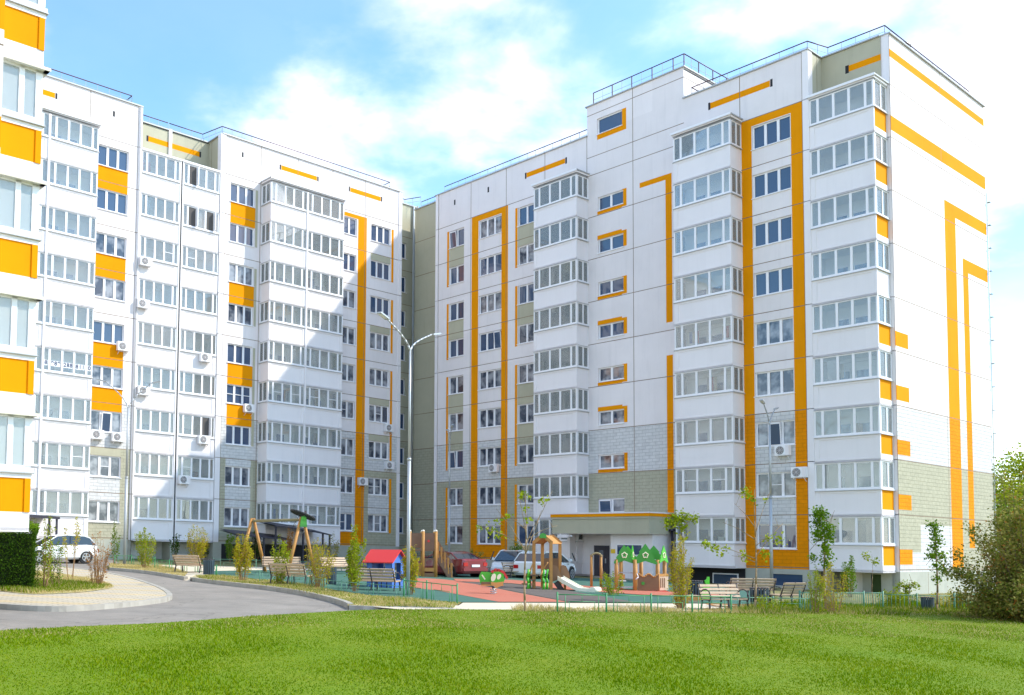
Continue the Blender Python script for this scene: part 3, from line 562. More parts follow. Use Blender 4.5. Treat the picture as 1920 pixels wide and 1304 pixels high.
    c.box(3.5, 4.0, 1.5, 14.6, RZ + 0.001, RZ + 0.07, 'trim'); c.box(0.28, 0.45, 0.3, 1.5, RZ + 0.002, RZ + 0.06, 'trim')
    c.build('parapet_flashing', B, fn)
    # plinth with basement windows and open bays under the loggias
    pl = MB()
    bw = [(-2.3, 0.0 - 0.15, -0.0, 0.0)]
    bh = [(-2.05, -0.35, -1.0, -0.38)]
    pl.facade('F', 0, -29.1, -18.3, -3, -0.1, [(-22.2, -19.9, -0.85, -0.18)], [], 'plinth', [], [-21.73]); pl.facade('F', 0, -18.3, -3.5, -3, -0.1, [], [], 'plinth'); pl.facade('F', 0, -3.5, 0.4, -3, -0.1, bh, [], 'plinth')
    for h in bh: pl.reveal('F', 0, *h, 0.1, 'pvc')
    pl.box(-2.05, -0.35, 0.1, 0.12, -1.0, -0.38, 'pane_dark'); pl.box(-22.2, -19.9, 0.3, 0.32, -0.85, -0.18, 'dark')
    pl.facade('R', 3.9, y0, y0 + 12.95, -3, -0.1, [], [], 'plinth', [], [y0 + 3.4]); pl.facade('R', 0.4, 0.0, 1.4, -3, -0.1, [], [], 'plinth')
    pl.facade('F', 1.4, 0.3, 3.6, -3, -0.1, [(1.0, 1.5, -2, -0.25), (2.55, 3.05, -2, -0.25)], [], 'plinth'); pl.box(1.0, 1.5, 1.45, 1.5, -2, -0.25, 'door_green'); pl.box(2.55, 3.05, 1.45, 1.5, -2, -0.25, 'door_green')
    pl.box(1.0 - .28, 1.0 - .1, 0.1, 1.4, -3, -0.16, 'plinth_pale'); pl.box(2.0, 2.12, 0.1, 1.4, -3, -0.16, 'plinth_pale')
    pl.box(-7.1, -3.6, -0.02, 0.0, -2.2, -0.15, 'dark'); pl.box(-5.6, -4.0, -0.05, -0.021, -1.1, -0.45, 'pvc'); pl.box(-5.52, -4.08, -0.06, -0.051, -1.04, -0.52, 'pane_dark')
    pl.build('plinth', B, fn)
    for k in range(NF):
        z0, z1 = k * FH + 0.98, k * FH + 2.32
        window(B, fn, -27.6, -26.02, z0, z1, 2, 0, wpane(k), tilt=0 if k in (8, 2) else None)
        window(B, fn, -24.42, -22.18, z0, z1, 3, 0, wpane(k), tilt=2 if k == 5 else None)
        window(B, fn, -20.6, -19.0, z0, z1, 2, 0, wpane(k))
        window(B, fn, -2.9, -0.66, z0, z1, 3, 0, wpane(k) if k < 5 else 'pane_dark', screen=(1,) if k == 1 else None, tilt=1 if k == 2 else None)
    for j in range(8): window(B, fn, -13.64, -11.66, 23.13 - 2.8 * j - 0.45, 23.13 - 2.8 * j + 0.45, 2, 0, 'pane_dark' if j < 4 else 'pane_curtain', tilt=0 if j == 7 else None)
    window(B, fn, -13.68, -11.72, 27.78, 28.82, 1, 0, 'pane_dark')
    for k in range(NF):
        zb = k * FH
        loggia(B, fn, -18.06, -14.42, -1.2, 0.0, zb, 'FLR', clutter=0 if k > 6 else pick.choice((1, 2)))
        loggia(B, fn, -7.2, -3.55, -1.2, 0.0, zb, 'FLR', screen=(1, 3) if k == 1 else None, clutter=0 if k > 4 else pick.choice((1, 2)))
        loggia(B, fn, 0.4, 3.74, 0.0, 1.5, zb, 'FR', accent='orange' if k != 5 else None, clutter=0 if k > 4 else pick.choice((1, 2)))
    loggia_roof(B, fn, -18.06, -14.42, -1.2, 0.0, 25.36); loggia_roof(B, fn, -7.2, -3.55, -1.2, 0.0, 25.36); loggia_roof(B, fn, 0.42, 3.74, 0.0, 1.5, 25.28)
    railing(B, fn, [(-28.5, 0.3, RZ), (-14.6, 0.3, RZ)]); railing(B, fn, [(-32.2, 1.2, RZ), (-28.3, 1.2, RZ)])
    railing(B, fn, [(-14.2, 0.3, 29.9), (-7.4, 0.3, 29.9), (-7.4, 5.8, 29.9)], heavy=1, h=0.95)
    railing(B, fn, [(-6.9, 3.6, RZ), (-6.9, 0.3, RZ), (0.2, 0.3, RZ), (0.6, 1.8, RZ), (3.6, 1.8, RZ), (3.6, 13.2, RZ)])
    pp = MB(); pp.bar((3.95, y0 + 13.0, -0.5), (3.95, y0 + 13.0, 22.6), 0.03, 'pipe', 8)
    for k in range(16): pp.box(3.93, 4.1, y0 + 12.97, y0 + 13.18, 1.0 + k * 1.4, 1.04 + k * 1.4, 'trim')
    pp.build('downpipe', B, fn)
    # vent hood on the roof
    v = MB(); v.bar((2.6, 6, RZ), (2.6, 6, RZ + 1.25), 0.55, 'galv', 14); v.bar((2.6, 6, RZ + 1.25), (2.6, 6, RZ + 1.32), 0.62, 'galv', 14); v.build('roof_vent', B, fn)
    # entrance porch
    c = MB(); xa, xb, yf = -14.9, -7.75, -3.0
    c.box(xa, xb, yf, 0, 1.72, 2.6, 'olive'); c.box(xa - 0.05, xb + 0.05, yf - 0.06, 0, 2.6, 2.72, 'olive'); c.box(xa - 0.08, xb + 0.08, yf - 0.09, 0, 2.72, 2.9, 'orange'); c.box(xa - 0.11, xb + 0.11, yf - 0.12, 0, 2.9, 2.98, 'plaster')
    c.box(xa + 0.02, xb - 0.02, yf + 0.02, -0.01, 1.70, 1.719, 'plaster')
    po = c.build('entrance_porch', B, fn)
    pw = MB(); pw.box(-10.9, -7.95, -2.4, -0.01, -2.5, 1.70, 'plaster'); pw.box(-14.7, -14.5, -1.8, -0.01, -2.5, 1.70, 'plaster'); pw.box(-14.5, -10.9, -0.6, -0.05, -2.5, 1.70, 'plaster')
    pw.box(-14.4, -7.9, -3.2, -0.02, -1.05, -0.9, 'kerb'); pw.box(-10.4, -8.7, -2.42, -2.4, 0.5, 1.05, 'pane_dark'); pw.box(-10.46, -8.64, -2.41, -2.39, 0.44, 1.11, 'pvc'); pw.build('side_wall', po, fn)
    d = MB(); d.box(-13.5, -12.35, -0.66, -0.6, -0.9, 1.0, 'canopy'); d.box(-13.1, -12.75, -0.68, -0.661, -0.3, 0.7, 'pane_dark'); d.box(-12.6, -12.55, -0.72, -0.66, -0.1, 0.2, 'galv'); d.build('entrance_door', po, fn)
    d = MB(); d.box(-10.86, -10.56, -2.43, -2.4, 0.55, 0.8, 'sign_yellow'); d.build('wall_sign', po, fn)
    d = MB(); d.box(-14.4, -13.6, -3.1, -2.9, 1.45, 1.65, 'plaster'); d.bar((-13.4, -3.05, 1.55), (-13.3, -3.05, 1.55), 0.05, 'pvc', 8); d.build('security_camera', po, fn)
    d = MB(); d.bar((-7.6, -1.0, -1.6), (-7.6, -1.0, 1.9), 0.07, 'canopy', 8); d.bar((-7.6, -1.0, 1.9), (-7.6, -1.0, 2.05), 0.2, 'canopy', 8, 0.16); d.bar((-7.6, -1.0, 2.05), (-7.6, -1.0, 2.5), 0.05, 'canopy', 8, 0.02); d.build('downpipe', po, fn)
    return B, fn
# ---------------- building C (near left edge)
def buildC():
    fn = None
    B = empty('apartment_building', Vector((-8.0959, 22.7697, 2.1)), A_ANG, 'near block cut off by the left edge, glazed balconies over orange panels', 'building', 'nine-storey apartment blocks round the courtyard')
    w = MB(); E = []
    for k in range(-1, 9): E.append((-9, -1.06, k * FH + 0.35, k * FH + 1.08, 'orange'))
    w.facade('F', -0.32, -9, -1.06, -0.4, 25, [], E, 'plaster', [k * FH - 0.02 for k in range(9)]); w.facade('R', -1.06, -0.32, 0.0, -0.4, 25, [], [], 'panel_white'); w.box(-9, -1.08, 3.6, 14, -0.4, 25, 'plaster'); w.box(-1.08, -1.04, 0.04, 14, -0.4, 25, 'inner'); w.box(-9, -1.1, -0.3, 3.6, -0.42, -0.38, 'plinth')
    w.box(-9, -1.9, 0.3, 13, -3.5, -0.42, 'plinth'); w.build('wall', B, fn)
    for k in range(0, 8):
        zb = k * FH; b = MB(); m = 'panel_white'
        b.box(-1.03, 0, 0.03, 3.4, zb - 0.12, zb - 0.02, m); b.box(-1.03, -0.0, 0.03, 0.09, zb - 0.1, zb + 0.34, m); b.box(-1.03, -0.0, 0.03, 0.09, zb + 0.34, zb + 1.14, 'orange')
        b.box(-0.14, 0.0, 0.0, 0.03, zb + 0.34, zb + 1.14, 'orange'); b.box(-0.12, 0.0, 0.091, 3.4, zb - 0.1, zb + 1.14, m)
        b.box(-1.03, 0.02, 0.0, 0.12, zb + 1.14, zb + 1.25, 'panel_white'); b.box(-1.05, 0.06, -0.06, 0.12, zb + 1.25, zb + 1.28, 'trim'); b.box(-1.03, 0.04, -0.04, 0.1, zb + 1.28, zb + 1.38, 'pvc')
        b.box(-1.04, 0.0, 0.0, 0.1, zb + 2.7, zb + 2.78, m); b.box(-1.05, 0.12, -0.14, 0.1, zb + 2.62, zb + 2.65, 'panel_white'); b.box(-1.05, 0.13, -0.15, -0.14, zb + 2.60, zb + 2.68, 'cream'); b.box(0.0, 0.12, -0.14, 3.4, zb + 2.62, zb + 2.65, 'panel_white')
        o = b.build('balcony', B, fn); fr = MB()
        for a, c_ in ((-1.03, -0.98), (-0.57, -0.44), (-0.17, 0.0)): fr.box(a, c_, 0.02, 0.1, zb + 1.38, zb + 2.62, 'pvc')
        for q in (zb + 1.38, zb + 2.56): fr.box(-1.03, 0, 0.02, 0.09, q, q + 0.06, 'pvc')
        fr.box(-0.06, 0, 0.1, 3.4, zb + 1.38, zb + 1.44, 'pvc'); fr.box(-0.06, 0, 0.1, 3.4, zb + 2.56, zb + 2.62, 'pvc')
        for q in (0.75, 1.5, 2.3, 3.3): fr.box(-0.07, 0, q, q + 0.12, zb + 1.44, zb + 2.56, 'pvc')
        fr.build('glazing_frame', o, fn); pn = MB(); pn.box(-0.98, -0.06, 0.05, 0.055, zb + 1.42, zb + 2.58, 'pane_pale'); pn.box(-0.035, -0.03, 0.1, 3.35, zb + 1.42, zb + 2.58, 'pane_clear'); pn.build('pane', o, fn)  # whitish veil in the pale pane stands in for light inside the balcony
        iw = MB(); iw.box(-1.0, -0.08, 3.3, 3.35, zb, zb + 2.66, 'inner'); iw.box(-1.0, -0.05, 0.12, 3.3, zb + 2.63, zb + 2.66, 'inner')
        for q in ((0.8, 1.5), (1.7, 2.6)): iw.box(-1.01, -0.97, q[0], q[1], zb + 0.2, zb + 2.15, 'pvc'); iw.box(-0.97, -0.96, q[0] + 0.12, q[1] - 0.12, zb + 0.9, zb + 2.03, 'pane_inner')
        if k in (1, 2): iw.box(-0.95, -0.5, 0.25, 0.28, zb + 1.1, zb + 2.45, 'curtain')
        iw.build('inner_wall', o, fn)
    return B
mat('opening_shade', (0.10, 0.09, 0.085), 0.9); mat('curtain_beige', (0.6, 0.5, 0.36), 0.9); mat('curtain_grey', (0.3, 0.33, 0.36), 0.9); mat('box_brown', (0.3, 0.18, 0.09), 0.8); mat('cloth_blue', (0.08, 0.16, 0.4), 0.9); mat('cloth_red', (0.4, 0.06, 0.06), 0.9); mat('door_green', (0.03, 0.06, 0.008), 0.7); mat('plinth_pale', (0.62, 0.58, 0.5), 0.85); mat('galv', (0.5, 0.53, 0.56), 0.35, metal=0.6); mat('kerb', (0.36, 0.325, 0.275), 0.9, noise=(2.5, 0.22)); mat('sign_yellow', (0.8, 0.5, 0.02), 0.5); mat('cream', (0.68, 0.62, 0.5), 0.6)
BA, fnA = buildA(); BB, fnB = buildB(); BC = buildC()
# ------------------------------------------------------------------ ground
def ground_mat(name, c1, c2, s1, c3=None, s2=40, rough=0.95, bump=0.5, lo=0.4, hi=0.6):
    m = bpy.data.materials.new(name); m.use_nodes = True; t = m.node_tree; L = t.links; b = t.nodes['Principled BSDF']; b.inputs['Roughness'].default_value = rough; b.inputs['Specular IOR Level'].default_value = 0.25
    tc = nn(t, 'ShaderNodeTexCoord'); n = nn(t, 'ShaderNodeTexNoise'); n.inputs['Scale'].default_value = s1; n.inputs['Detail'].default_value = 7; n.inputs['Roughness'].default_value = 0.65; L.new(tc.outputs['Object'], n.inputs['Vector'])
    mr = nn(t, 'ShaderNodeMapRange'); mr.inputs[1].default_value = lo; mr.inputs[2].default_value = hi; L.new(n.outputs[0], mr.inputs[0])
    mx = nn(t, 'ShaderNodeMix', data_type='RGBA'); L.new(mr.outputs[0], mx.inputs[0]); mx.inputs[6].default_value = (*c1, 1); mx.inputs[7].default_value = (*c2, 1)
    n2 = nn(t, 'ShaderNodeTexNoise'); n2.inputs['Scale'].default_value = s2; n2.inputs['Detail'].default_value = 6; L.new(tc.outputs['Object'], n2.inputs['Vector'])
    out = mx
    if c3:
        mr2 = nn(t, 'ShaderNodeMapRange'); mr2.inputs[1].default_value = 0.42; mr2.inputs[2].default_value = 0.62; L.new(n2.outputs[0], mr2.inputs[0])
        mx2 = nn(t, 'ShaderNodeMix', data_type='RGBA'); L.new(mr2.outputs[0], mx2.inputs[0]); L.new(mx.outputs[2], mx2.inputs[6]); mx2.inputs[7].default_value = (*c3, 1); out = mx2
    L.new(out.outputs[2], b.inputs['Base Color'])
    bp = nn(t, 'ShaderNodeBump'); bp.inputs['Strength'].default_value = bump; bp.inputs['Distance'].default_value = 0.02; L.new(n2.outputs[0], bp.inputs['Height']); L.new(bp.outputs[0], b.inputs['Normal'])
    MATS[name] = m; return m
ground_mat('soil', (0.16, 0.14, 0.07), (0.30, 0.24, 0.11), 0.5, (0.12, 0.15, 0.04), 9)
ground_mat('dry_grass', (0.44, 0.35, 0.16), (0.30, 0.29, 0.09), 1.3, (0.52, 0.43, 0.23), 14)
ground_mat('lawn', (0.13, 0.20, 0.0), (0.17, 0.21, 0.003), 0.35, (0.11, 0.18, 0.0), 22)
ground_mat('asphalt', (0.25, 0.22, 0.19), (0.30, 0.26, 0.22), 0.5, (0.22, 0.195, 0.17), 60, bump=0.3)
def road_wear():
    m = MATS['asphalt']; t = m.node_tree; L = t.links; b = t.nodes['Principled BSDF']; src = b.inputs['Base Color'].links[0].from_socket; tc = nn(t, 'ShaderNodeTexCoord')
    dn = nn(t, 'ShaderNodeTexNoise'); dn.inputs['Scale'].default_value = 1.5; dn.inputs['Detail'].default_value = 5; L.new(tc.outputs['Object'], dn.inputs['Vector'])
    dm = nn(t, 'ShaderNodeMix', data_type='RGBA', blend_type='LINEAR_LIGHT'); dm.inputs[0].default_value = 0.35; L.new(tc.outputs['Object'], dm.inputs[6]); L.new(dn.outputs['Color'], dm.inputs[7])
    vo = nn(t, 'ShaderNodeTexVoronoi', feature='DISTANCE_TO_EDGE'); vo.inputs['Scale'].default_value = 0.28; L.new(dm.outputs[2], vo.inputs['Vector'])
    cr = nn(t, 'ShaderNodeMapRange'); cr.inputs[1].default_value = 0.0; cr.inputs[2].default_value = 0.008; cr.inputs[3].default_value = 0.72; cr.inputs[4].default_value = 1; L.new(vo.outputs['Distance'], cr.inputs[0])
    pn = nn(t, 'ShaderNodeTexNoise'); pn.inputs['Scale'].default_value = 0.9; pn.inputs['Detail'].default_value = 8; pn.inputs['Roughness'].default_value = 0.7; L.new(tc.outputs['Object'], pn.inputs['Vector'])
    pr = nn(t, 'ShaderNodeMapRange'); pr.inputs[1].default_value = 0.35; pr.inputs[2].default_value = 0.65; pr.inputs[3].default_value = 0.86; pr.inputs[4].default_value = 1.1; L.new(pn.outputs[0], pr.inputs[0])
    mu = nn(t, 'ShaderNodeMath', operation='MULTIPLY'); L.new(cr.outputs[0], mu.inputs[0]); L.new(pr.outputs[0], mu.inputs[1])
    sc = nn(t, 'ShaderNodeVectorMath', operation='SCALE'); L.new(src, sc.inputs[0]); L.new(mu.outputs[0], sc.inputs['Scale']); L.new(sc.outputs[0], b.inputs['Base Color'])
road_wear()
ground_mat('path', (0.62, 0.52, 0.38), (0.70, 0.60, 0.45), 0.8, (0.55, 0.46, 0.34), 30, bump=0.2)
ground_mat('rubber_green', (0.06, 0.14, 0.105), (0.07, 0.16, 0.12), 1.0, (0.055, 0.125, 0.095), 70, bump=0.3)
ground_mat('rubber_red', (0.46, 0.15, 0.09), (0.50, 0.17, 0.11), 1.0, (0.42, 0.13, 0.085), 70, bump=0.3)
ground_mat('rubber_grey', (0.13, 0.105, 0.09), (0.16, 0.13, 0.11), 1.0, (0.11, 0.09, 0.08), 70, bump=0.3)
def paver_mat():
    m = bpy.data.materials.new('pavers'); m.use_nodes = True; t = m.node_tree; L = t.links; b = t.nodes['Principled BSDF']; b.inputs['Roughness'].default_value = 0.9
    tc = nn(t, 'ShaderNodeTexCoord'); br = nn(t, 'ShaderNodeTexBrick'); br.inputs['Scale'].default_value = 1; br.inputs['Brick Width'].default_value = 0.4; br.inputs['Row Height'].default_value = 0.2; br.inputs['Mortar Size'].default_value = 0.02; br.inputs['Bias'].default_value = -0.1
    br.inputs['Color1'].default_value = (0.50, 0.42, 0.31, 1); br.inputs['Color2'].default_value = (0.44, 0.37, 0.28, 1); br.inputs['Mortar'].default_value = (0.28, 0.24, 0.18, 1); L.new(tc.outputs['Object'], br.inputs['Vector'])
    w = nn(t, 'ShaderNodeTexWave'); w.inputs['Scale'].default_value = 0.16; w.bands_direction = 'Y'; L.new(tc.outputs['Object'], w.inputs['Vector'])
    mr = nn(t, 'ShaderNodeMapRange'); mr.inputs[1].default_value = 0.78; mr.inputs[2].default_value = 0.8; mr.inputs[4].default_value = 0.75; L.new(w.outputs['Fac'], mr.inputs[0])
    mx = nn(t, 'ShaderNodeMix', data_type='RGBA', blend_type='MULTIPLY'); L.new(mr.outputs[0], mx.inputs[0]); L.new(br.outputs[0], mx.inputs[6]); mx.inputs[7].default_value = (1.15, 1.02, 0.74, 1); L.new(mx.outputs[2], b.inputs['Base Color']); MATS['pavers'] = m
paver_mat()
def sheet(name, pts, m, dz):
    """flat polygon laid on the slope; pts are ground points"""
    b = MB(); b.quad([(p[0], p[1], g(p[0], p[1]) + dz) for p in pts], m); o = b.build(name)
    import bmesh
    bm = bmesh.new(); bm.from_mesh(o.data); bmesh.ops.triangulate(bm, faces=bm.faces[:]);
    for f in bm.faces:
        if f.normal.z < 0: f.normal_flip()
    bm.to_mesh(o.data); bm.free(); return structure(o)
def GP(L): return [G(*p) for p in L]
def smooth(L, n=5, closed=False):
    P = [Vector(p) for p in L]; o = []
    for i in range(len(P) - 1):
        p0 = P[max(i - 1, 0)]; p1 = P[i]; p2 = P[i + 1]; p3 = P[min(i + 2, len(P) - 1)]
        for k in range(n):
            t = k / n; o.append(0.5 * ((2 * p1) + (p2 - p0) * t + (2 * p0 - 5 * p1 + 4 * p2 - p3) * t * t + (3 * p1 - p0 - 3 * p2 + p3) * t ** 3))
    o.append(P[-1]); return o
gb = MB()
xs = [-900, -45, 45, 900]; ys = [-120, -20, 95, 1500]
for i in range(3):
    for j in range(3):
        q = [(xs[i], ys[j]), (xs[i + 1], ys[j]), (xs[i + 1], ys[j + 1]), (xs[i], ys[j + 1])]; gb.quad([(x, y, g(x, y) - 0.02) for x, y in q], 'soil')
structure(gb.build('ground'))
ISL = smooth(GP([(-60, 1138), (0, 1143), (70, 1147), (140, 1147), (230, 1140), (290, 1133), (316, 1128), (322, 1121), (300, 1107), (250, 1090), (190, 1077), (120, 1068), (60, 1064)]), 5)
KER1 = smooth(GP([(205, 1070), (262, 1075), (305, 1081), (345, 1088)]), 4)
KER2 = smooth(GP([(356, 1090), (420, 1098), (500, 1107), (560, 1116), (610, 1127), (640, 1136), (652, 1142)]), 5)
KER3 = smooth(GP([(654, 1144), (700, 1146), (770, 1147), (850, 1149)]), 3)
NR = GP([(60, 1046), (210, 1049), (225, 1056), (196, 1062)])
mat('kerb_b', (0.375, 0.34, 0.29), 0.9, noise=(2.0, 0.2))
road = ISL + NR + KER1 + KER2 + KER3 + GP([(880, 1154), (640, 1156), (400, 1178), (-100, 1208), (-220, 1180)])
sheet('road', road, 'asphalt', 0.0)
isl = list(ISL) + GP([(-60, 1070)])
sheet('pavement', isl, 'pavers', 0.12)
sheet('island_verge', smooth(GP([(-60, 1112), (0, 1117), (60, 1123), (140, 1120), (190, 1114), (213, 1108), (206, 1102), (170, 1093), (120, 1083), (70, 1076), (-60, 1078)]), 4), 'dry_grass', 0.135)
def kerb(name, L, w=0.15, h=0.13, top=0.0, side=1):
    b = MB(); P = [Vector(p) for p in L]; n = len(P); rings = []
    for i, p in enumerate(P):
        d = (P[min(i + 1, n - 1)] - P[max(i - 1, 0)]); d.z = 0; d.normalize(); s = Vector((-d.y, d.x, 0)) * w * side; z = g(p.x, p.y)
        rings.append([(p.x, p.y, z - 0.1), (p.x, p.y, z + h), (p.x + s.x, p.y + s.y, z + h), (p.x + s.x, p.y + s.y, z - 0.1)])
    for i in range(n - 1):
        a, c = rings[i], rings[i + 1]
        for k in range(3):
            q = [a[k], c[k], c[k + 1], a[k + 1]]; b.quad(q if side < 0 else q[::-1], 'kerb' if i % 2 else 'kerb_b')
    b.quad(rings[0], 'kerb'); b.quad(rings[-1][::-1], 'kerb'); return structure(b.build(name))
kerb('kerb', ISL, 0.16, 0.135, side=1); kerb('kerb', KER1, 0.16, 0.14, side=1); kerb('kerb', KER2, 0.16, 0.15, side=1); kerb('kerb', KER3, 0.16, 0.13, side=1)
back1 = GP([(352, 1078), (300, 1066), (205, 1062)])
sheet('verge', KER1 + back1, 'dry_grass', 0.12)
PLB = smooth(GP([(395, 1084), (455, 1089), (520, 1096), (590, 1106), (650, 1117), (720, 1126), (800, 1133), (865, 1137)]), 3)
sheet('verge', KER2 + KER3 + GP([(855, 1143)]) + list(reversed(PLB)) + GP([(365, 1084)]), 'dry_grass', 0.11)
PLT = GP([(1440, 1118), (1330, 1102), (1200, 1094), (1080, 1088), (960, 1084), (860, 1081), (760, 1078), (640, 1075), (520, 1073), (395, 1076)])
sheet('playground_surface', PLB + GP([(1000, 1137), (1150, 1137), (1310, 1138), (1440, 1141)]) + PLT, 'rubber_green', 0.125)
sheet('playground_red_zone', smooth(GP([(764, 1091), (800, 1090), (850, 1094), (905, 1104), (975, 1119), (1065, 1136.5)]), 3) + GP([(935, 1136.5), (880, 1126), (820, 1114), (764, 1108)]), 'rubber_red', 0.131)
sheet('playground_grey_zone', GP([(856, 1096.5), (960, 1101), (1060, 1113), (1190, 1136.5), (1068, 1136.5), (975, 1118), (905, 1103)]), 'rubber_grey', 0.136)
sheet('playground_red_zone', GP([(850, 1091), (960, 1093), (1080, 1103), (1200, 1113), (1360, 1122), (1400, 1129), (1200, 1122), (1060, 1112), (960, 1100), (856, 1096)]), 'rubber_red', 0.141)
sheet('footpath', GP([(868, 1137.6), (1000, 1137.6), (1310, 1138.6), (1460, 1142), (1440, 1156), (960, 1154), (780, 1154), (700, 1146), (860, 1143)]), 'path', 0.118)
sheet('footpath', GP([(350, 1076), (520, 1071.5), (760, 1076.5), (860, 1079.5), (960, 1082), (960, 1079), (760, 1073), (520, 1067), (260, 1062)]), 'path', 0.09)
sheet('parking_area', GP([(480, 1062), (560, 1060), (760, 1066), (960, 1073), (1110, 1082), (1110, 1068), (960, 1062), (760, 1056), (560, 1053)]), 'asphalt', 0.03)
ep = MB(); q_ = [G(345, 1088.5), G(357, 1090.5), G(372, 1085), G(402, 1083), G(392, 1078), G(352, 1078.5)]
ep.quad([(p.x, p.y, g(p.x, p.y) + d_) for p, d_ in zip((q_[0], q_[1], q_[2], q_[5]), (0.006, 0.006, 0.13, 0.13))], 'path'); ep.quad([(p.x, p.y, g(p.x, p.y) + 0.131) for p in (q_[5], q_[2], q_[3], q_[4])], 'path')
for a_, b_ in ((0, 5), (1, 2)): ep.quad([(q_[a_].x, q_[a_].y, g(q_[a_].x, q_[a_].y) - .05), (q_[b_].x, q_[b_].y, g(q_[b_].x, q_[b_].y) - .05), (q_[b_].x, q_[b_].y, g(q_[b_].x, q_[b_].y) + 0.125), (q_[a_].x, q_[a_].y, g(q_[a_].x, q_[a_].y) + 0.14)], 'kerb')
structure(ep.build('entry_path'))
# near lawn, a little higher than the road
LTOP = smooth(GP([(-200, 1209), (0, 1196), (150, 1187), (300, 1180), (450, 1168), (600, 1158), (720, 1152.5), (960, 1152), (1200, 1154), (1460, 1157), (1700, 1160), (1960, 1162), (2200, 1164)]), 4)
LB = [Vector((19, 3, 0)), Vector((-9, 3, 0))]
sheet('lawn', LTOP + LB, 'lawn', 0.13)
sheet('verge', GP([(1440, 1157), (1445, 1142), (1560, 1143), (1700, 1144), (1960, 1146), (2200, 1148), (2200, 1165), (1960, 1163), (1700, 1161)]), 'lawn', 0.11)
# ------------------------------------------------------------------ grass blades
def grass_mat(name, cols, trans=0.35):
    m = bpy.data.materials.new(name); m.use_nodes = True; t = m.node_tree; L = t.links; b = t.nodes['Principled BSDF']; b.inputs['Roughness'].default_value = 0.7; b.inputs['Specular IOR Level'].default_value = 0.03
    ge = nn(t, 'ShaderNodeNewGeometry'); cr = nn(t, 'ShaderNodeValToRGB'); e = cr.color_ramp.elements
    e[0].color = (*cols[0], 1); e[1].color = (*cols[-1], 1)
    for i in range(1, len(cols) - 1): x = e.new(i / (len(cols) - 1)); x.color = (*cols[i], 1)
    tc = nn(t, 'ShaderNodeTexCoord'); n = nn(t, 'ShaderNodeTexNoise'); n.inputs['Scale'].default_value = 0.45; n.inputs['Detail'].default_value = 5; L.new(tc.outputs['Object'], n.inputs['Vector'])
    mm = nn(t, 'ShaderNodeMath', operation='MULTIPLY_ADD'); L.new(ge.outputs['Random Per Island'], mm.inputs[0]); mm.inputs[1].default_value = 0.6
    ms = nn(t, 'ShaderNodeMapRange'); ms.inputs[1].default_value = 0.35; ms.inputs[2].default_value = 0.65; ms.inputs[3].default_value = 0.08; ms.inputs[4].default_value = 0.30; L.new(n.outputs[0], ms.inputs[0]); L.new(ms.outputs[0], mm.inputs[2])
    L.new(mm.outputs[0], cr.inputs[0]); L.new(cr.outputs[0], b.inputs['Base Color'])
    tl = nn(t, 'ShaderNodeBsdfTranslucent'); L.new(cr.outputs[0], tl.inputs[0]); mx = nn(t, 'ShaderNodeMixShader'); mx.inputs[0].default_value = trans; L.new(b.outputs[0], mx.inputs[1]); L.new(tl.outputs[0], mx.inputs[2]); L.new(mx.outputs[0], t.nodes['Material Output'].inputs[0])
    MATS[name] = m; return m
grass_mat('blade_green', [(0.06, 0.14, 0.0), (0.115, 0.21, 0.0), (0.19, 0.265, 0.0), (0.34, 0.34, 0.02)])
grass_mat('blade_dry', [(0.20, 0.22, 0.04), (0.44, 0.35, 0.12), (0.56, 0.45, 0.20), (0.66, 0.55, 0.32)])
def inside(poly, X, Y):
    r = np.zeros(len(X), bool); n = len(poly)
    for i in range(n):
        x1, y1 = poly[i][0], poly[i][1]; x2, y2 = poly[(i + 1) % n][0], poly[(i + 1) % n][1]
        c = ((y1 > Y) != (y2 > Y)); 
        with np.errstate(divide='ignore', invalid='ignore'): xi = (x2 - x1) * (Y - y1) / (y2 - y1 + 1e-12) + x1
        r ^= c & (X < xi)
    return r
def blades(name, poly, n, h, w, m, dz, label, cat, dist=None):
    P = np.array([[p[0], p[1]] for p in poly]); lo = P.min(0); hi = P.max(0); X = rng.uniform(lo[0], hi[0], n * 4); Y = rng.uniform(lo[1], hi[1], n * 4)
    if dist: # keep the share of points that falls off with distance
        k = rng.uniform(0, 1, len(X)) < np.clip((dist / np.maximum(Y, 1)) ** 1.3, 0, 1); X = X[k]; Y = Y[k]
    k = inside(P, X, Y); X = X[k][:n]; Y = Y[k][:n]; N = len(X)
    Z = -0.44 - 0.0232 * X + 0.0142 * Y + dz
    a = rng.uniform(0, 2 * np.pi, N); hh = h * rng.uniform(0.45, 1.2, N) * (0.8 + 0.4 * np.sin(X * 1.7 + np.cos(Y * 1.3))); ww = w * rng.uniform(0.6, 1.3, N); lean = hh * rng.uniform(0.1, 0.8, N); b = rng.uniform(0, 2 * np.pi, N)
    V = np.zeros((N, 3, 3)); V[:, 0] = np.c_[X - np.cos(a) * ww, Y - np.sin(a) * ww, Z]; V[:, 1] = np.c_[X + np.cos(a) * ww, Y + np.sin(a) * ww, Z]; V[:, 2] = np.c_[X + np.cos(b) * lean, Y + np.sin(b) * lean, Z + hh]
    me = bpy.data.meshes.new(name); me.vertices.add(N * 3); me.vertices.foreach_set('co', V.ravel()); me.loops.add(N * 3); me.loops.foreach_set('vertex_index', np.arange(N * 3)); me.polygons.add(N); me.polygons.foreach_set('loop_start', np.arange(N) * 3); me.polygons.foreach_set('loop_total', np.full(N, 3)); me.materials.append(MATS[m]); me.update(); me.validate()
    o = bpy.data.objects.new(name, me); COL.objects.link(o); return tag(o, label, cat, kind='stuff')
blades('lawn_grass', LTOP + [Vector((17, 8, 0)), Vector((-8, 8, 0))], 330000, 0.04, 0.0085, 'blade_green', 0.13, 'short bright green mown grass across the whole foreground', 'grass', 14)
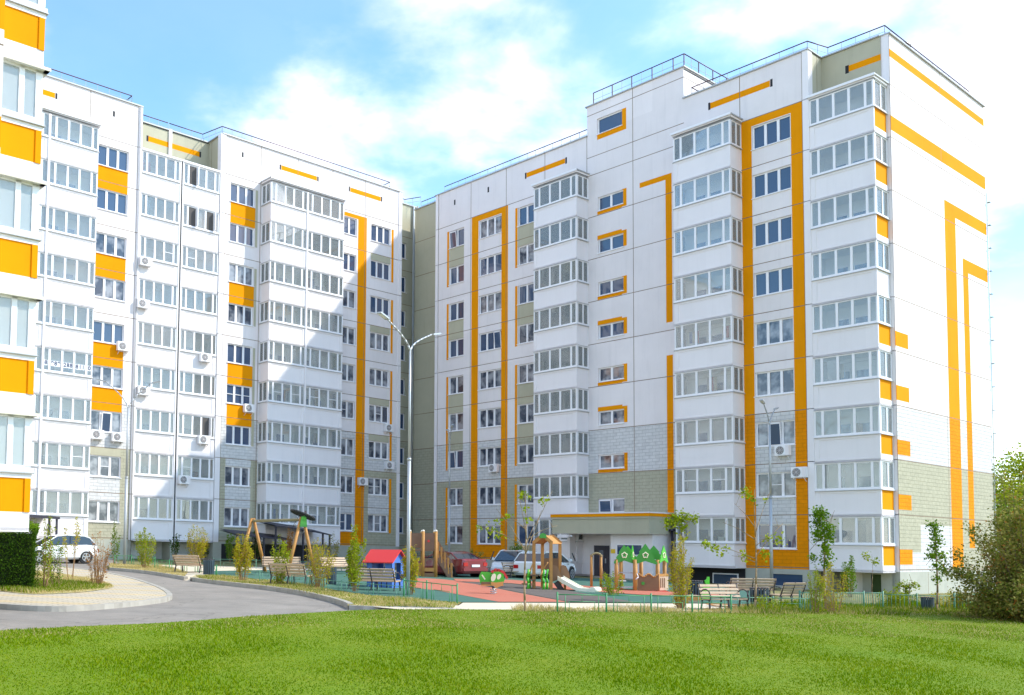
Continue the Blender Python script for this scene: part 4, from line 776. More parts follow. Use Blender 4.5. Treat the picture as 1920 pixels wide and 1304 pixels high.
FARL = [p for p in LTOP if -8 < p.x < 20] + [Vector((20, 23, 0)), Vector((5, 22.5, 0)), Vector((-3, 19.5, 0)), Vector((-8, 15, 0))]
blades('dry_lawn_grass', FARL, 22000, 0.04, 0.009, 'blade_dry', 0.13, 'yellowed drier grass mixed in along the far edge of the lawn', 'grass')
VG = KER2[2:] + KER3 + GP([(855, 1143)]) + list(reversed(PLB)) + GP([(365, 1084)])
blades('dry_verge_grass', VG, 16000, 0.09, 0.012, 'blade_dry', 0.11, 'sparse straw-yellow grass on the strip between kerb and playground', 'grass')
blades('green_verge_grass', VG, 5000, 0.11, 0.012, 'blade_green', 0.11, 'green tufts scattered in the straw-yellow strip beside the kerb', 'grass')
blades('dry_verge_grass', KER1 + back1, 6000, 0.10, 0.014, 'blade_dry', 0.12, 'straw-yellow grass round the foot of the far left lamp post', 'grass')
blades('island_grass', GP([(0, 1117), (60, 1123), (140, 1120), (190, 1114), (213, 1108), (206, 1102), (170, 1093), (120, 1083), (66, 1078)]), 9000, 0.12, 0.012, 'blade_dry', 0.13, 'patchy yellow and green grass on the left traffic island', 'grass')
blades('island_grass', GP([(0, 1117), (60, 1122), (110, 1118), (190, 1112), (205, 1106), (120, 1100), (60, 1096)]), 7000, 0.13, 0.012, 'blade_green', 0.13, 'greener grass patch below the shrubs on the left traffic island', 'grass')
blades('fence_grass', GP([(960, 1156), (960, 1148), (1300, 1150), (1460, 1146), (1700, 1148), (1920, 1150), (1920, 1163), (1460, 1160)]), 14000, 0.16, 0.012, 'blade_dry', 0.12, 'uncut pale grass tufts growing along the green fence', 'grass')
blades('fence_grass', GP([(1380, 1158), (1440, 1140), (1560, 1140), (1920, 1142), (1920, 1163), (1460, 1160)]), 12000, 0.22, 0.014, 'blade_green', 0.12, 'tall green grass in front of the picket fence at right', 'grass')
# ------------------------------------------------------------------ plants
grass_mat('leaf_green', [(0.045, 0.11, 0.004), (0.10, 0.20, 0.010), (0.19, 0.30, 0.015), (0.30, 0.36, 0.03)], 0.4)
grass_mat('leaf_lime', [(0.10, 0.16, 0.008), (0.22, 0.30, 0.012), (0.36, 0.40, 0.02), (0.48, 0.46, 0.04)], 0.4)
grass_mat('leaf_yellow', [(0.16, 0.23, 0.01), (0.38, 0.37, 0.02), (0.52, 0.40, 0.03), (0.50, 0.27, 0.02)], 0.4)
grass_mat('leaf_rust', [(0.20, 0.13, 0.02), (0.38, 0.19, 0.03), (0.42, 0.16, 0.04), (0.45, 0.30, 0.06)], 0.35)
grass_mat('leaf_dark', [(0.015, 0.045, 0.004), (0.035, 0.085, 0.008), (0.065, 0.13, 0.012), (0.14, 0.20, 0.02)], 0.3)
grass_mat('leaf_mixed', [(0.08, 0.11, 0.012), (0.20, 0.22, 0.03), (0.36, 0.31, 0.08), (0.55, 0.38, 0.19)], 0.3)
mat('bark', (0.22, 0.15, 0.08), 0.9, noise=(8, 0.3)); mat('bark_pale', (0.33, 0.22, 0.12), 0.9, noise=(8, 0.25)); mat('twig', (0.34, 0.20, 0.10), 0.9)
def leaves(C, size, m, name, parent, jitter=0.0, r=None, aspect=0.55):
    r = r or rng; C = np.asarray(C, float); N = len(C)
    if jitter: C = C + r.normal(0, jitter, C.shape)
    a = r.normal(0, 1, (N, 3)); a[:, 2] *= 0.6; a /= np.linalg.norm(a, axis=1)[:, None]; b = r.normal(0, 1, (N, 3)); b -= (b * a).sum(1)[:, None] * a; b /= np.linalg.norm(b, axis=1)[:, None]
    s = size * r.uniform(0.55, 1.25, N)[:, None]; a = a * s; b = b * s * aspect
    V = np.stack([C, C + a * 0.45 + b * 0.5, C + a, C + a * 0.45 - b * 0.5], 1).reshape(-1, 3)
    me = bpy.data.meshes.new(name); me.vertices.add(N * 4); me.vertices.foreach_set('co', V.ravel()); me.loops.add(N * 4); me.loops.foreach_set('vertex_index', np.arange(N * 4)); me.polygons.add(N); me.polygons.foreach_set('loop_start', np.arange(N) * 4); me.polygons.foreach_set('loop_total', np.full(N, 4)); me.materials.append(MATS[m]); me.update()
    o = bpy.data.objects.new(name, me); COL.objects.link(o); o.parent = parent; return o
def shrub(px, py, hpx, wpx, leaf, label, cat='shrub', name='shrub', n=1500, stems=14, base=0.18, spread=0.25, lsize=0.075, group='shrubs round the playground', d=None, shape='vase', bark='twig', twist=0.5):
    p = G(px, py) if d is None else GD(px, d); s = pxm(p); H = hpx / s * 1.2; W = wpx / s / 2 * 1.08
    seed = int(px * 13 + py * 7); r = np.random.default_rng(seed); e = empty(name, p, 0, label, cat, group)
    st = MB(); C = []; n = int(n * 1.3); lsize *= 1.12
    for i in range(stems):
        a = r.uniform(0, 2 * math.pi); rr = W * math.sqrt(r.uniform(0.02, 1)); hh = H * (1 - 0.35 * (rr / W) ** 2) * r.uniform(0.75, 1.0)
        b0 = Vector((math.cos(a), math.sin(a), 0)) * W * spread * r.uniform(0, 1); pts = []
        for k in range(7):
            t = k / 6; rad_ = (rr - W * spread * 0.5) * (t ** 0.7 if shape == 'vase' else math.sin(min(t * 1.5, 1) * math.pi / 2)); wob = Vector(r.normal(0, 0.03 * H * twist, 3)) * t
            pts.append(b0 + Vector((math.cos(a) * rad_, math.sin(a) * rad_, hh * t)) + wob)
        st.tube(pts, 0.009 + 0.004 * H / 2, bark, 4, 0.3)
        m = n // stems
        for k in range(m):
            t = base + (1 - base) * r.uniform(0, 1) ** 0.85; f_ = t * 6; j = min(int(f_), 5); q = pts[j].lerp(pts[j + 1], f_ - j)
            wd_ = W * (0.30 if shape == 'vase' else 0.36) * (0.35 + 0.65 * math.sin(math.pi * min(1, (t - base) / (1 - base) * 0.75 + 0.25)))
            C.append(np.array(q) + r.normal(0, 1, 3) * wd_ * np.array([0.55, 0.55, 0.55]))
    st.build('stems', e); C = np.array(C); C = C[C[:, 2] > 0.02]
    leaves(C, lsize, leaf, 'foliage', e, r=r); return e
SH = [
 # px, py, h, w, leaf, label, extras
 (181, 1106, 100, 46, 'leaf_rust', 'tall rust-brown bare-stemmed shrub at the tip of the left grass island', dict(n=700, stems=22, lsize=0.05)),
 (132, 1094, 118, 34, 'leaf_yellow', 'thin yellow-green young shrub in front of the white hatchback', dict(n=420, stems=5, base=0.55, lsize=0.06)),
 (82, 1112, 128, 44, 'leaf_lime', 'leafy green shrub between hedge and white hatchback', dict(n=900, stems=10, lsize=0.06, base=0.25)),
 (104, 1108, 90, 30, 'leaf_green', 'low green shrub right beside the one at the hedge', dict(n=500, stems=6, lsize=0.06)),
 (214, 1058, 74, 18, 'leaf_green', 'slim dark green shrub left of the far left lamp post', dict(n=500, stems=5, lsize=0.08)),
 (272, 1070, 78, 38, 'leaf_lime', 'dense yellow-green bush right of the far left lamp post', dict(n=1500, stems=16)),
 (327, 1052, 56, 18, 'leaf_dark', 'slim dark bush against the gap under the flush balconies', dict(n=500, stems=6, lsize=0.09)),
 (368, 1062, 74, 42, 'leaf_yellow', 'golden bush behind the leftmost bench', dict(n=1400, stems=18, lsize=0.085)),
 (385, 1050, 50, 40, 'leaf_dark', 'dark green bush behind the golden bush', dict(n=1000, stems=10, lsize=0.1)),
 (432, 1056, 60, 22, 'leaf_green', 'dark slender bush under the first dark entrance canopy', dict(n=700, stems=7, lsize=0.09)),
 (478, 1054, 56, 26, 'leaf_dark', 'dark bush behind the left leg of the basket swing', dict(n=700, stems=8, lsize=0.09)),
 (456, 1094, 90, 34, 'leaf_yellow', 'yellow bush in front of the left leg of the basket swing', dict(n=1700, stems=18, base=0.28)),
 (522, 1101, 92, 40, 'leaf_lime', 'bright green bush in front of the double bench', dict(n=1100, stems=9, base=0.1)),
 (540, 1062, 66, 28, 'leaf_rust', 'brownish bush seen between the legs of the basket swing', dict(n=700, stems=10, lsize=0.09)),
 (596, 1108, 92, 52, 'leaf_yellow', 'wide straw-brown bush at the right leg of the basket swing', dict(n=1500, stems=34, lsize=0.06)),
 (622, 1066, 60, 30, 'leaf_mixed', 'sparse grey-green bush in front of the double balcony stack', dict(n=500, stems=8, lsize=0.08)),
 (666, 1116, 112, 36, 'leaf_lime', 'tall yellow-green bush in front of the bench near the playhouse', dict(n=2000, stems=14, base=0.22)),
 (770, 1122, 102, 36, 'leaf_yellow', 'yellow bush at the foot of the nearest tall lamp post', dict(n=1100, stems=14, base=0.25)),
 (706, 1046, 46, 36, 'leaf_dark', 'dark bush behind the red playhouse roof', dict(n=900, stems=9, lsize=0.1)),
 (741, 1050, 40, 34, 'leaf_green', 'dark bush at the inner corner of the two blocks', dict(n=900, stems=9, lsize=0.1)),
 (890, 1078, 52, 34, 'leaf_mixed', 'brown-green bush right of the red saloon', dict(n=900, stems=12, lsize=0.085)),
 (966, 1076, 54, 36, 'leaf_green', 'dense green bush beside the white car', dict(n=1300, stems=12, lsize=0.09)),
 (1004, 1060, 36, 30, 'leaf_green', 'small green bush seen behind the slide tower', dict(n=600, stems=8, lsize=0.09)),
 (1149, 1122, 52, 40, 'leaf_lime', 'low yellow-green bush in front of the wooden arch', dict(n=900, stems=10, base=0.1, lsize=0.06)),
 (1276, 1148, 128, 46, 'leaf_yellow', 'tall golden bush right of the green treehouse', dict(n=2400, stems=22, base=0.12, lsize=0.06)),
 (1310, 1088, 64, 38, 'leaf_mixed', 'brown-tipped bush left of the basement window', dict(n=1100, stems=12, lsize=0.08)),
 (1358, 1092, 58, 44, 'leaf_lime', 'yellow-green bush in front of the basement opening', dict(n=1300, stems=13, lsize=0.08)),
 (1400, 1090, 60, 32, 'leaf_green', 'green bush left of the small orange-framed basement window', dict(n=900, stems=10, lsize=0.08)),
 (1466, 1090, 46, 40, 'leaf_green', 'bush covering the basement window under the orange band', dict(n=1000, stems=11, lsize=0.08)),
 (1527, 1158, 92, 34, 'leaf_lime', 'loose pale green shrub in front of the leafy young tree', dict(n=1000, stems=12, lsize=0.05)),
 (1566, 1158, 100, 60, 'leaf_yellow', 'wide loose olive shrub right of the leafy young tree', dict(n=1200, stems=16, lsize=0.05)),
 (1596, 1120, 70, 36, 'leaf_green', 'dark green climber-like bush in front of the open bays', dict(n=900, stems=9, lsize=0.08)),
 (1446, 1156, 40, 60, 'leaf_lime', 'low pale green tuft behind the fence right of the second sapling', dict(n=900, stems=14, lsize=0.05)),
 (1675, 1146, 42, 46, 'leaf_lime', 'low bright lime bush by the picket fence', dict(n=1700, stems=16, lsize=0.055, base=0.05)),
 (1700, 1144, 30, 50, 'leaf_green', 'low green bush right of the bright lime one', dict(n=1100, stems=14, lsize=0.055, base=0.05)),
 (1770, 1150, 40, 60, 'leaf_yellow', 'straggly yellowish bush behind the slim tree at right', dict(n=900, stems=16, lsize=0.055)),
 (1797, 1152, 42, 16, 'leaf_lime', 'narrow vivid green bush left of the big dark shrub', dict(n=1000, stems=8, lsize=0.05, base=0.0)),
]
for a in SH: shrub(*a[:6], **a[6])
def sapling(px, py, top, label, branches, leafy, seed, leafm='leaf_lime', lean=0.0, tr=0.035, bark='bark_pale', lsize=0.13, group='young trees along the fence'):
    """branches: (height share, px dx, px dy) end points; leafy: (dx, dy, radius px, count) leaf clumps relative to the base"""
    p = G(px, py); s = pxm(p); e = empty('young_tree', p, 0, label, 'tree', group); r = np.random.default_rng(seed)
    def P(dx, dy, y=0.0): return Vector((dx / s, y, -dy / s))
    H = (py - top) / s; pts = [Vector((lean * t + 0.03 * math.sin(t * 7 + seed), 0.03 * math.cos(t * 5 + seed), H * t)) for t in [i / 8 for i in range(9)]]
    b = MB(); b.tube(pts, tr, bark, 7, 0.25)
    for hs, dx, dy in branches:
        j = hs * 8; i = min(int(j), 7); a = pts[i].lerp(pts[i + 1], j - i); c = P(dx, dy, r.uniform(-0.35, 0.35)); m = a.lerp(c, 0.5) + Vector((0, 0, 0.06 * (c - a).length)); b.tube([a, a.lerp(m, 0.5) , m, c], tr * 0.42, bark, 5, 0.35)
        for _ in range(2):
            q = m.lerp(c, r.uniform(0.2, 0.9)); b.bar(q, q + Vector(r.normal(0, 0.12, 3)) + Vector((0, 0, 0.1)), 0.006, bark, 4)
    b.build('trunk', e); C = []
    for dx, dy, rp, cnt in leafy:
        c = P(dx, dy, r.uniform(-0.2, 0.2)); C += [np.array(c) + r.normal(0, 1, 3) * rp / s * 0.5 for _ in range(int(cnt * 1.7))]
    leaves(C, lsize * 1.05, leafm, 'crown', e, r=r, aspect=0.75); return e
sapling(985, 1155, 925, 'thin almost bare young tree with few yellow leaves in front of the slide tower', [(0.52, -58, -200), (0.55, -85, -165), (0.5, 52, -235), (0.58, 30, -190), (0.62, 62, -170), (0.7, -30, -185), (0.66, -18, -240)],
        [(-2, -225, 11, 26), (-62, -160, 12, 22), (-48, -150, 9, 16), (-90, -162, 7, 9), (-30, -185, 8, 10), (30, -215, 12, 12), (5, -180, 8, 7), (-52, -175, 7, 8), (-3, -200, 6, 8)], 3, lsize=0.10)
sapling(1418, 1155, 918, 'thin young tree with spreading branches before the orange window band', [(0.45, -96, -130), (0.47, 62, -175), (0.42, -42, -112), (0.6, -55, -175), (0.65, 35, -235), (0.55, 28, -150), (0.7, -40, -210)],
        [(-14, -230, 12, 34), (-5, -215, 8, 12), (-96, -133, 9, 22), (-80, -126, 8, 20), (-24, -112, 10, 26), (22, -115, 9, 26), (44, -142, 13, 34), (25, -145, 8, 14), (-55, -122, 8, 12), (-62, -112, 5, 6), (16, -215, 5, 6)], 5, lsize=0.10)
sapling(1283, 1140, 962, 'young tree with a bright lime tuft on top behind the golden bush', [(0.85, -34, -158), (0.86, 18, -168), (0.7, -6, -150)],
        [(-28, -160, 10, 60), (-14, -166, 13, 90), (2, -170, 11, 70), (17, -166, 8, 30), (-2, -150, 9, 46), (0, -128, 6, 24)], 8, lsize=0.10)
sapling(1548, 1152, 956, 'young tree with dense green leaves in a narrow column at the right of the balconies', [(0.75, -22, -118), (0.9, 12, -170)],
        [(-12, -190, 10, 90), (-2, -186, 12, 120), (-8, -172, 11, 100), (2, -160, 14, 150), (-6, -148, 12, 110), (-16, -150, 7, 40), (6, -142, 9, 60), (-2, -125, 9, 70), (4, -112, 11, 90), (-20, -106, 8, 40), (0, -95, 9, 60), (8, -88, 7, 24)], 9, leafm='leaf_green', lsize=0.085, tr=0.045)
sapling(1758, 1156, 978, 'slim tree with drooping green leaves in front of the sunlit end wall', [(0.6, 14, -80), (0.65, -12, -95)],
        [(-10, -170, 10, 60), (0, -166, 10, 60), (-6, -152, 11, 70), (4, -140, 10, 60), (-4, -130, 9, 50), (0, -116, 13, 90), (-16, -112, 8, 36), (14, -112, 9, 50), (-6, -94, 9, 50), (6, -84, 9, 50), (-4, -70, 9, 50)], 12, leafm='leaf_green', lsize=0.085, tr=0.04)
sapling(1706, 1150, 1092, 'small round-topped lime sapling left of the slim tree', [(0.8, -10, -48), (0.8, 10, -50)], [(-10, -52, 8, 60), (0, -50, 9, 80), (10, -52, 8, 60), (0, -40, 7, 50)], 14, lsize=0.07, tr=0.025)
sapling(1637, 1150, 1040, 'tiny sapling with a few bright leaves before the sunlit balcony corner', [(0.9, -6, -100)], [(-4, -106, 8, 26), (4, -96, 6, 20)], 15, lsize=0.09, tr=0.014)
# hedge at the left edge
def hedge():
    p = G(25, 1114); e = empty('clipped_hedge', p, 0.337, 'tall dark clipped hedge block at the left edge below the near balconies', 'hedge'); r = np.random.default_rng(4)
    x0, x1, y0, y1, z1 = -2.6, 0.66, -0.1, 3.2, 1.95
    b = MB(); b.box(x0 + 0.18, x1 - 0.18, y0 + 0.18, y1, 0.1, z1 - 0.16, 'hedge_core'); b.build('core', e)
    N = 26000; C = np.c_[r.uniform(x0, x1, N), r.uniform(y0, y1, N), r.uniform(0.0, z1, N)]
    k = r.integers(0, 4, N); q = r.normal(0, 0.07, N)
    C[k == 0, 1] = y0 + np.abs(q[k == 0]); C[k == 1, 2] = z1 + q[k == 1]; C[k == 2, 0] = x1 - np.abs(q[k == 2]); C[k == 3, 1] = y0 + np.abs(q[k == 3]) * 2
    C[:, 0] += 0.06 * np.sin(C[:, 2] * 3) ; C[:, 0] = np.where(k == 2, C[:, 0] - 0.22 * (1 - C[:, 2] / z1), C[:, 0]); top = k == 1; C[top, 2] += 0.05 * np.sin(C[top, 0] * 5) + np.abs(r.normal(0, 0.03, top.sum()))
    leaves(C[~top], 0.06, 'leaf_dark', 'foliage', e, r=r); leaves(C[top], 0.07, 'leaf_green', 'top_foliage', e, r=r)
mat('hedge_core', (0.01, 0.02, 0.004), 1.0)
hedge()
def bigbush():
    p = G(1925, 1172); e = empty('large_shrub', p, 0, 'large dark spreading shrub with reddish tips at the right edge', 'shrub'); r = np.random.default_rng(21); s = pxm(p)
    b = MB(); C = []; C2 = []
    for i in range(150):
        a = r.uniform(-math.pi, math.pi); el = r.uniform(0.12, 1.5); L = r.uniform(1.5, 2.8) * (0.78 + 0.35 * math.sin(el * 1.15)) * (1.15 if el > 1.0 else 0.95)
        d = Vector((math.cos(a) * math.cos(el), math.sin(a) * math.cos(el), math.sin(el) * 1.35)); pts = []
        for k in range(7): t = k / 6; pts.append(d * L * t + Vector((0, 0, -0.35 * t * t * math.cos(el))) + Vector(r.normal(0, 0.06, 3)) * t + Vector((0, 0, 0.1)))
        b.tube(pts, 0.022, 'bark', 4, 0.2)
        for k in range(240):
            t = r.uniform(0.3, 1.03); f_ = min(t, 0.999) * 6; j = int(f_); q = np.array(pts[j].lerp(pts[j + 1], f_ - j)) + r.normal(0, 0.17, 3) * (1.0 if t < 0.9 else 0.6)
            if q[2] > 0.05: (C2 if r.uniform() < 0.10 else C).append(q)
    b.build('branches', e); leaves(C, 0.095, 'leaf_mixed', 'foliage', e, r=r, aspect=0.7); leaves(C2, 0.09, 'leaf_rust', 'reddish_foliage', e, r=r)
bigbush()
def far_tree(px, d, h, w, label, leaf, seed, n=9000):
    p = GD(px, d); e = empty('tree', p, 0, label, 'tree', 'trees beyond the right block'); r = np.random.default_rng(seed); b = MB(); b.tube([(0, 0, 0), (0.1, 0, h * 0.3), (0, 0.1, h * 0.6)], 0.25, 'bark', 7, 0.4)
    C = []; lob = []
    for i in range(34):
        a = r.uniform(0, 2 * math.pi); rr = w * math.sqrt(r.uniform(0, 1)) * 0.85; z = h * r.uniform(0.2, 0.93); rr *= math.sin(math.pi * min(0.97, max(0.12, z / h))) ** 0.5; c = Vector((math.cos(a) * rr, math.sin(a) * rr, z)); lob.append(c)
        b.tube([(0, 0, z * 0.4), c * 0.6 + Vector((0, 0, z * 0.3)), c], 0.06, 'bark', 4, 0.3)
        C.append(np.array(c) + r.normal(0, 1, (n // 34, 3)) * w * 0.2)
    b.build('trunk', e); leaves(np.concatenate(C), 0.32, leaf, 'crown', e, r=r)
for i, a in enumerate([(1908, 92, 11.6, 4.2, 'bright lime-green tree rising just right of the end wall', 'leaf_lime'), (1945, 86, 9.0, 4.5, 'bright green tree at the right edge behind the large shrub', 'leaf_lime'), (1885, 74, 5.2, 3.0, 'lower green tree in front of the bright lime tree', 'leaf_green'), (1935, 66, 4.8, 3.4, 'dark lower tree at the right edge behind the shrub', 'leaf_mixed'), (2010, 95, 9, 5, 'green tree just outside the right edge', 'leaf_green')]): far_tree(*a, seed=40 + i)
for i, (px, py, sz) in enumerate([(1560, 1112, 0.35)]): pass
# ------------------------------------------------------------------ street furniture and play equipment
mat('steel', (0.46, 0.47, 0.48), 0.4, metal=0.4); mat('wood', (0.47, 0.22, 0.05), 0.6, noise=(5, 0.18)); mat('wood_pale', (0.56, 0.40, 0.27), 0.65, noise=(6, 0.15)); mat('wood_brown', (0.20, 0.11, 0.065), 0.7, noise=(4, 0.1))
mat('iron', (0.045, 0.035, 0.035), 0.45); mat('green_paint', (0.03, 0.26, 0.06), 0.45); mat('green_bright', (0.07, 0.42, 0.02), 0.45); mat('green_deep', (0.05, 0.30, 0.03), 0.45); mat('red_paint', (0.68, 0.035, 0.03), 0.5); mat('blue_paint', (0.055, 0.16, 0.48), 0.5); mat('black_rubber', (0.02, 0.02, 0.02), 0.6); mat('chrome', (0.7, 0.7, 0.7), 0.2, metal=0.9)
mat('slide_cream', (0.88, 0.83, 0.66), 0.35); mat('tan_panel', (0.22, 0.115, 0.05), 0.6, noise=(3, 0.08)); mat('hpl_orange', (0.62, 0.28, 0.07), 0.5); mat('eye_cream', (0.85, 0.78, 0.55), 0.5); mat('bin_slats', (0.05, 0.08, 0.10), 0.5); mat('fence_green', (0.04, 0.24, 0.08), 0.45); mat('fence_mint', (0.10, 0.26, 0.17), 0.5); mat('moss_wood', (0.27, 0.22, 0.11), 0.8)
def lamp(p, label, yaw, hj=8.4, reach=1.5, rise=1.35, r=0.085, top=None):
    e = empty('street_lamp', p, yaw, label, 'street lamp', 'double-headed street lamps'); b = MB()
    b.bar((0, 0, -0.1), (0, 0, hj * 0.55), r, 'steel', 12); b.bar((0, 0, hj * 0.55), (0, 0, hj), r * 0.8, 'steel', 12, r * 0.62); b.bar((0, 0, hj * 0.55 - 0.02), (0, 0, hj * 0.55 + 0.06), r * 1.15, 'steel', 12)
    b.box(-0.2, 0.2, -0.2, 0.2, -0.02, 0.02, 'iron'); b.build('pole', e)
    for s in (-1, 1):
        a = MB(); pts = [(s * reach * math.sin(t * math.pi / 2) ** 1.5 * 0.98, 0, hj - 0.1 + rise * (1 - (1 - t) ** 1.8)) for t in [i / 8 for i in range(9)]]; a.tube(pts, 0.032, 'steel', 8, 0.85); ar = a.build('arm', e)
        h = MB(); q = Vector(pts[-1]); T = Matrix.Translation(q) @ Matrix.Rotation(-s * rad(14), 4, 'Y'); h.box(0 if s > 0 else -0.5, 0.5 if s > 0 else 0, -0.09, 0.09, -0.02, 0.03, 'steel', T); h.box(0.1 if s > 0 else -0.46, 0.46 if s > 0 else -0.1, -0.07, 0.07, -0.032, -0.025, 'pvc', T); h.build('lamp_head', e)
    return e
lamp(G(765, 1123), 'nearest grey double-headed street lamp beside the blue playhouse', 0.95, 8.5, 1.4, 0.82, 0.06)
lamp(G(233, 1059), 'grey double-headed street lamp in front of the left block beside the white hatchback', 0.1, 8.6, 1.25, 1.5, 0.08)
lamp(GD(1446, 49.5), 'grey double-headed street lamp before the orange window band of the right block', 0.95, 8.5, 1.2, 1.0, 0.08)
lamp(GD(843, 66), 'distant thin grey street lamp left of the orange band, its arms seen end on', 1.62, 8.4, 0.9, 1.2, 0.075)
BENCH = {}
def bench(p, yaw, label, L=1.5, double=False, group='slatted park benches'):
    e = empty('park_bench', p, yaw, label, 'bench', group)
    # x along the bench, +y = the side one sits on
    s = MB()
    for i in range(5): y = 0.02 + i * 0.095; s.box(-L / 2, L / 2, y, y + 0.08, 0.42 + 0.006 * i, 0.455 + 0.006 * i, 'wood_pale')
    s.build('seat', e); k = MB()
    for i in range(4):
        t = i / 3; y = -0.02 - 0.16 * t; z = 0.53 + 0.33 * t; T = Matrix.Translation((0, y, z)) @ Matrix.Rotation(rad(25), 4, 'X'); k.box(-L / 2, L / 2, -0.015, 0.015, -0.04, 0.04, 'wood_pale', T)
    k.build('backrest', e)
    for x in ((-L / 2 + 0.03, 0, L / 2 - 0.03) if double else (-L / 2 + 0.05, L / 2 - 0.05)):
        f = MB(); f.beam((x, -0.10, 0.0), (x, 0.02, 0.44), 0.035, 0.05, 'iron'); f.beam((x, 0.50, 0.0), (x, 0.44, 0.44), 0.035, 0.05, 'iron'); f.beam((x, 0.0, 0.43), (x, 0.48, 0.43), 0.03, 0.035, 'iron'); f.beam((x, 0.0, 0.43), (x, -0.2, 0.92), 0.03, 0.035, 'iron')
        if x != 0:
            arc = [(x, -0.08 + 0.0, 0.66), (x, 0.05, 0.74), (x, 0.25, 0.76), (x, 0.42, 0.70), (x, 0.52, 0.56), (x, 0.5, 0.43)]; f.tube(arc, 0.018, 'iron', 6)
        f.build('frame', e)
    return e
D = math.degrees
def yaw_of(px, py, px2, py2): a = G(px, py); b = G(px2, py2); return math.atan2(b.y - a.y, b.x - a.x)
bench(G(352, 1079), yaw_of(322, 1077, 384, 1081), 'slatted bench at the far left beside the dark litter bin, seen from behind')
bench(G(540, 1102), yaw_of(508, 1100, 572, 1104), 'slatted bench behind the bright green bush, seen from behind', 1.55, True)
bench(G(527, 1080), yaw_of(492, 1079, 560, 1081) + math.pi, 'slatted bench facing us behind the basket swing', 1.8)
bench(G(628, 1080), yaw_of(600, 1080, 656, 1080) + math.pi, 'slatted bench facing us behind the straw-brown bush', 1.6)
bench(G(697, 1113), yaw_of(648, 1110, 744, 1116), 'slatted bench in front of the blue playhouse, seen from behind', 1.85, True)
bench(G(966, 1088), yaw_of(940, 1088, 990, 1088) + math.pi, 'slatted bench with a black bag beside the white car', 1.6)
bench(G(1352, 1150), yaw_of(1315, 1150, 1395, 1152) + math.pi + 0.05, 'nearest slatted bench behind the green fence, facing us', 1.35, True)
bench(G(1410, 1128), yaw_of(1370, 1127, 1452, 1130) , 'long slatted bench behind the second thin tree', 1.75, True)
bench(G(1484, 1140), yaw_of(1455, 1140, 1512, 1140), 'slatted bench at the right under the orange window band', 1.1, True)
def litter_bin(p, label, r=0.24, h=0.78):
    e = empty('litter_bin', p, 0, label, 'litter bin', 'slatted litter bins'); b = MB(); b.bar((0, 0, 0.06), (0, 0, h - 0.06), r * 0.86, 'black_rubber', 18); b.bar((0, 0, 0.0), (0, 0, 0.06), r * 0.9, 'iron', 18); b.build('liner', e)
    k = MB()
    for i in range(18): a = i * math.pi / 9; k.beam((math.cos(a) * r * 0.93, math.sin(a) * r * 0.93, 0.05), (math.cos(a) * r, math.sin(a) * r, h), 0.05, 0.016, 'bin_slats', up=(math.cos(a), math.sin(a), 0))
    k.build('slats', e); t = MB(); pts = [(math.cos(i * math.pi / 9) * r, math.sin(i * math.pi / 9) * r, h) for i in range(19)]; t.tube(pts, 0.02, 'iron', 6); t.build('rim', e)
litter_bin(G(391, 1083), 'dark slatted litter bin right of the far left bench'); litter_bin(G(621, 1102), 'dark slatted litter bin behind the straw-brown bush', 0.2); litter_bin(G(1303, 1124), 'dark slatted litter bin left of the green zigzag panel', 0.3, 0.72); litter_bin(G(1424, 1144), 'dark slatted litter bin right of the second thin tree', 0.3, 0.74)
litter_bin(G(1740, 1154), 'teal slatted litter bin left of the slim tree at right', 0.2, 0.6)
# --- fences
def fence(pts, label, h=0.62, step=1.3, m='fence_green', style='frame', r=0.026, group='low green metal fences', pick_=0.15, thin=1.0):
    e = empty('low_fence', pts[0], 0, label, 'fence', group); P = [Vector(p) - Vector(pts[0]) for p in pts]; rail = MB(); first = True
    for a, c in zip(P, P[1:]):
        n = max(1, round((c - a).length / step)); up = Vector((0, 0, 1))
        rail.bar(a + up * h * 0.9, c + up * h * 0.9, r * 0.55, m, 6)
        for i in range(n + 1):
            q = a.lerp(c, i / n)
            if i == 0 and not first: continue
            po = MB(); po.bar(q - up * 0.05, q + up * h, r, m, 8); po.build('post', e)
        first = False
        for i in range(n):
            inf = MB(); q0 = a.lerp(c, i / n); q1 = a.lerp(c, (i + 1) / n)
            if style == 'frame':
                for t in (0.16, 0.84): w = q0.lerp(q1, t); inf.bar(w + up * 0.02, w + up * h * 0.9, r * 0.5, m, 6)
                u, v = q0.lerp(q1, 0.24), q0.lerp(q1, 0.76)
                for z in (0.13, 0.62): inf.bar(u + up * h * z, v + up * h * z, r * 0.35, m, 5)
                for w in (u, v): inf.bar(w + up * h * 0.13, w + up * h * 0.62, r * 0.35, m, 5)
                mid = q0.lerp(q1, 0.5); inf.bar(mid + up * h * 0.62, mid + up * h * 0.9, r * 0.35, m, 5); inf.bar(mid, mid + up * h * 0.13, r * 0.35, m, 5)
            else:
                k = max(2, round((q1 - q0).length / pick_))
                for j in range(1, k): w = q0.lerp(q1, j / k); inf.bar(w + up * h * 0.14, w + up * h * 0.9, r * 0.4 * thin, m, 5)
                inf.bar(q0 + up * h * 0.14, q1 + up * h * 0.14, r * 0.5, m, 5)
            inf.build('infill_panel', e)
    rail.build('top_rail', e); return e
FO = [G(1045, 1156), G(1137, 1157), G(1221, 1157), G(1298, 1157), G(1371, 1158)]
fence(FO, 'low green fence with framed panels along the lawn in front of the treehouse', 0.68, 9)
fence([G(1298, 1151), G(1371, 1153), G(1450, 1154), G(1520, 1155)], 'second low green fence row just behind the panel fence, in front of the benches', 0.6, 1.2, 'fence_mint')
fence([G(857, 1139), G(800, 1131), G(757, 1126)], 'short green fence ending right of the nearest lamp post', 0.72, 1.5)
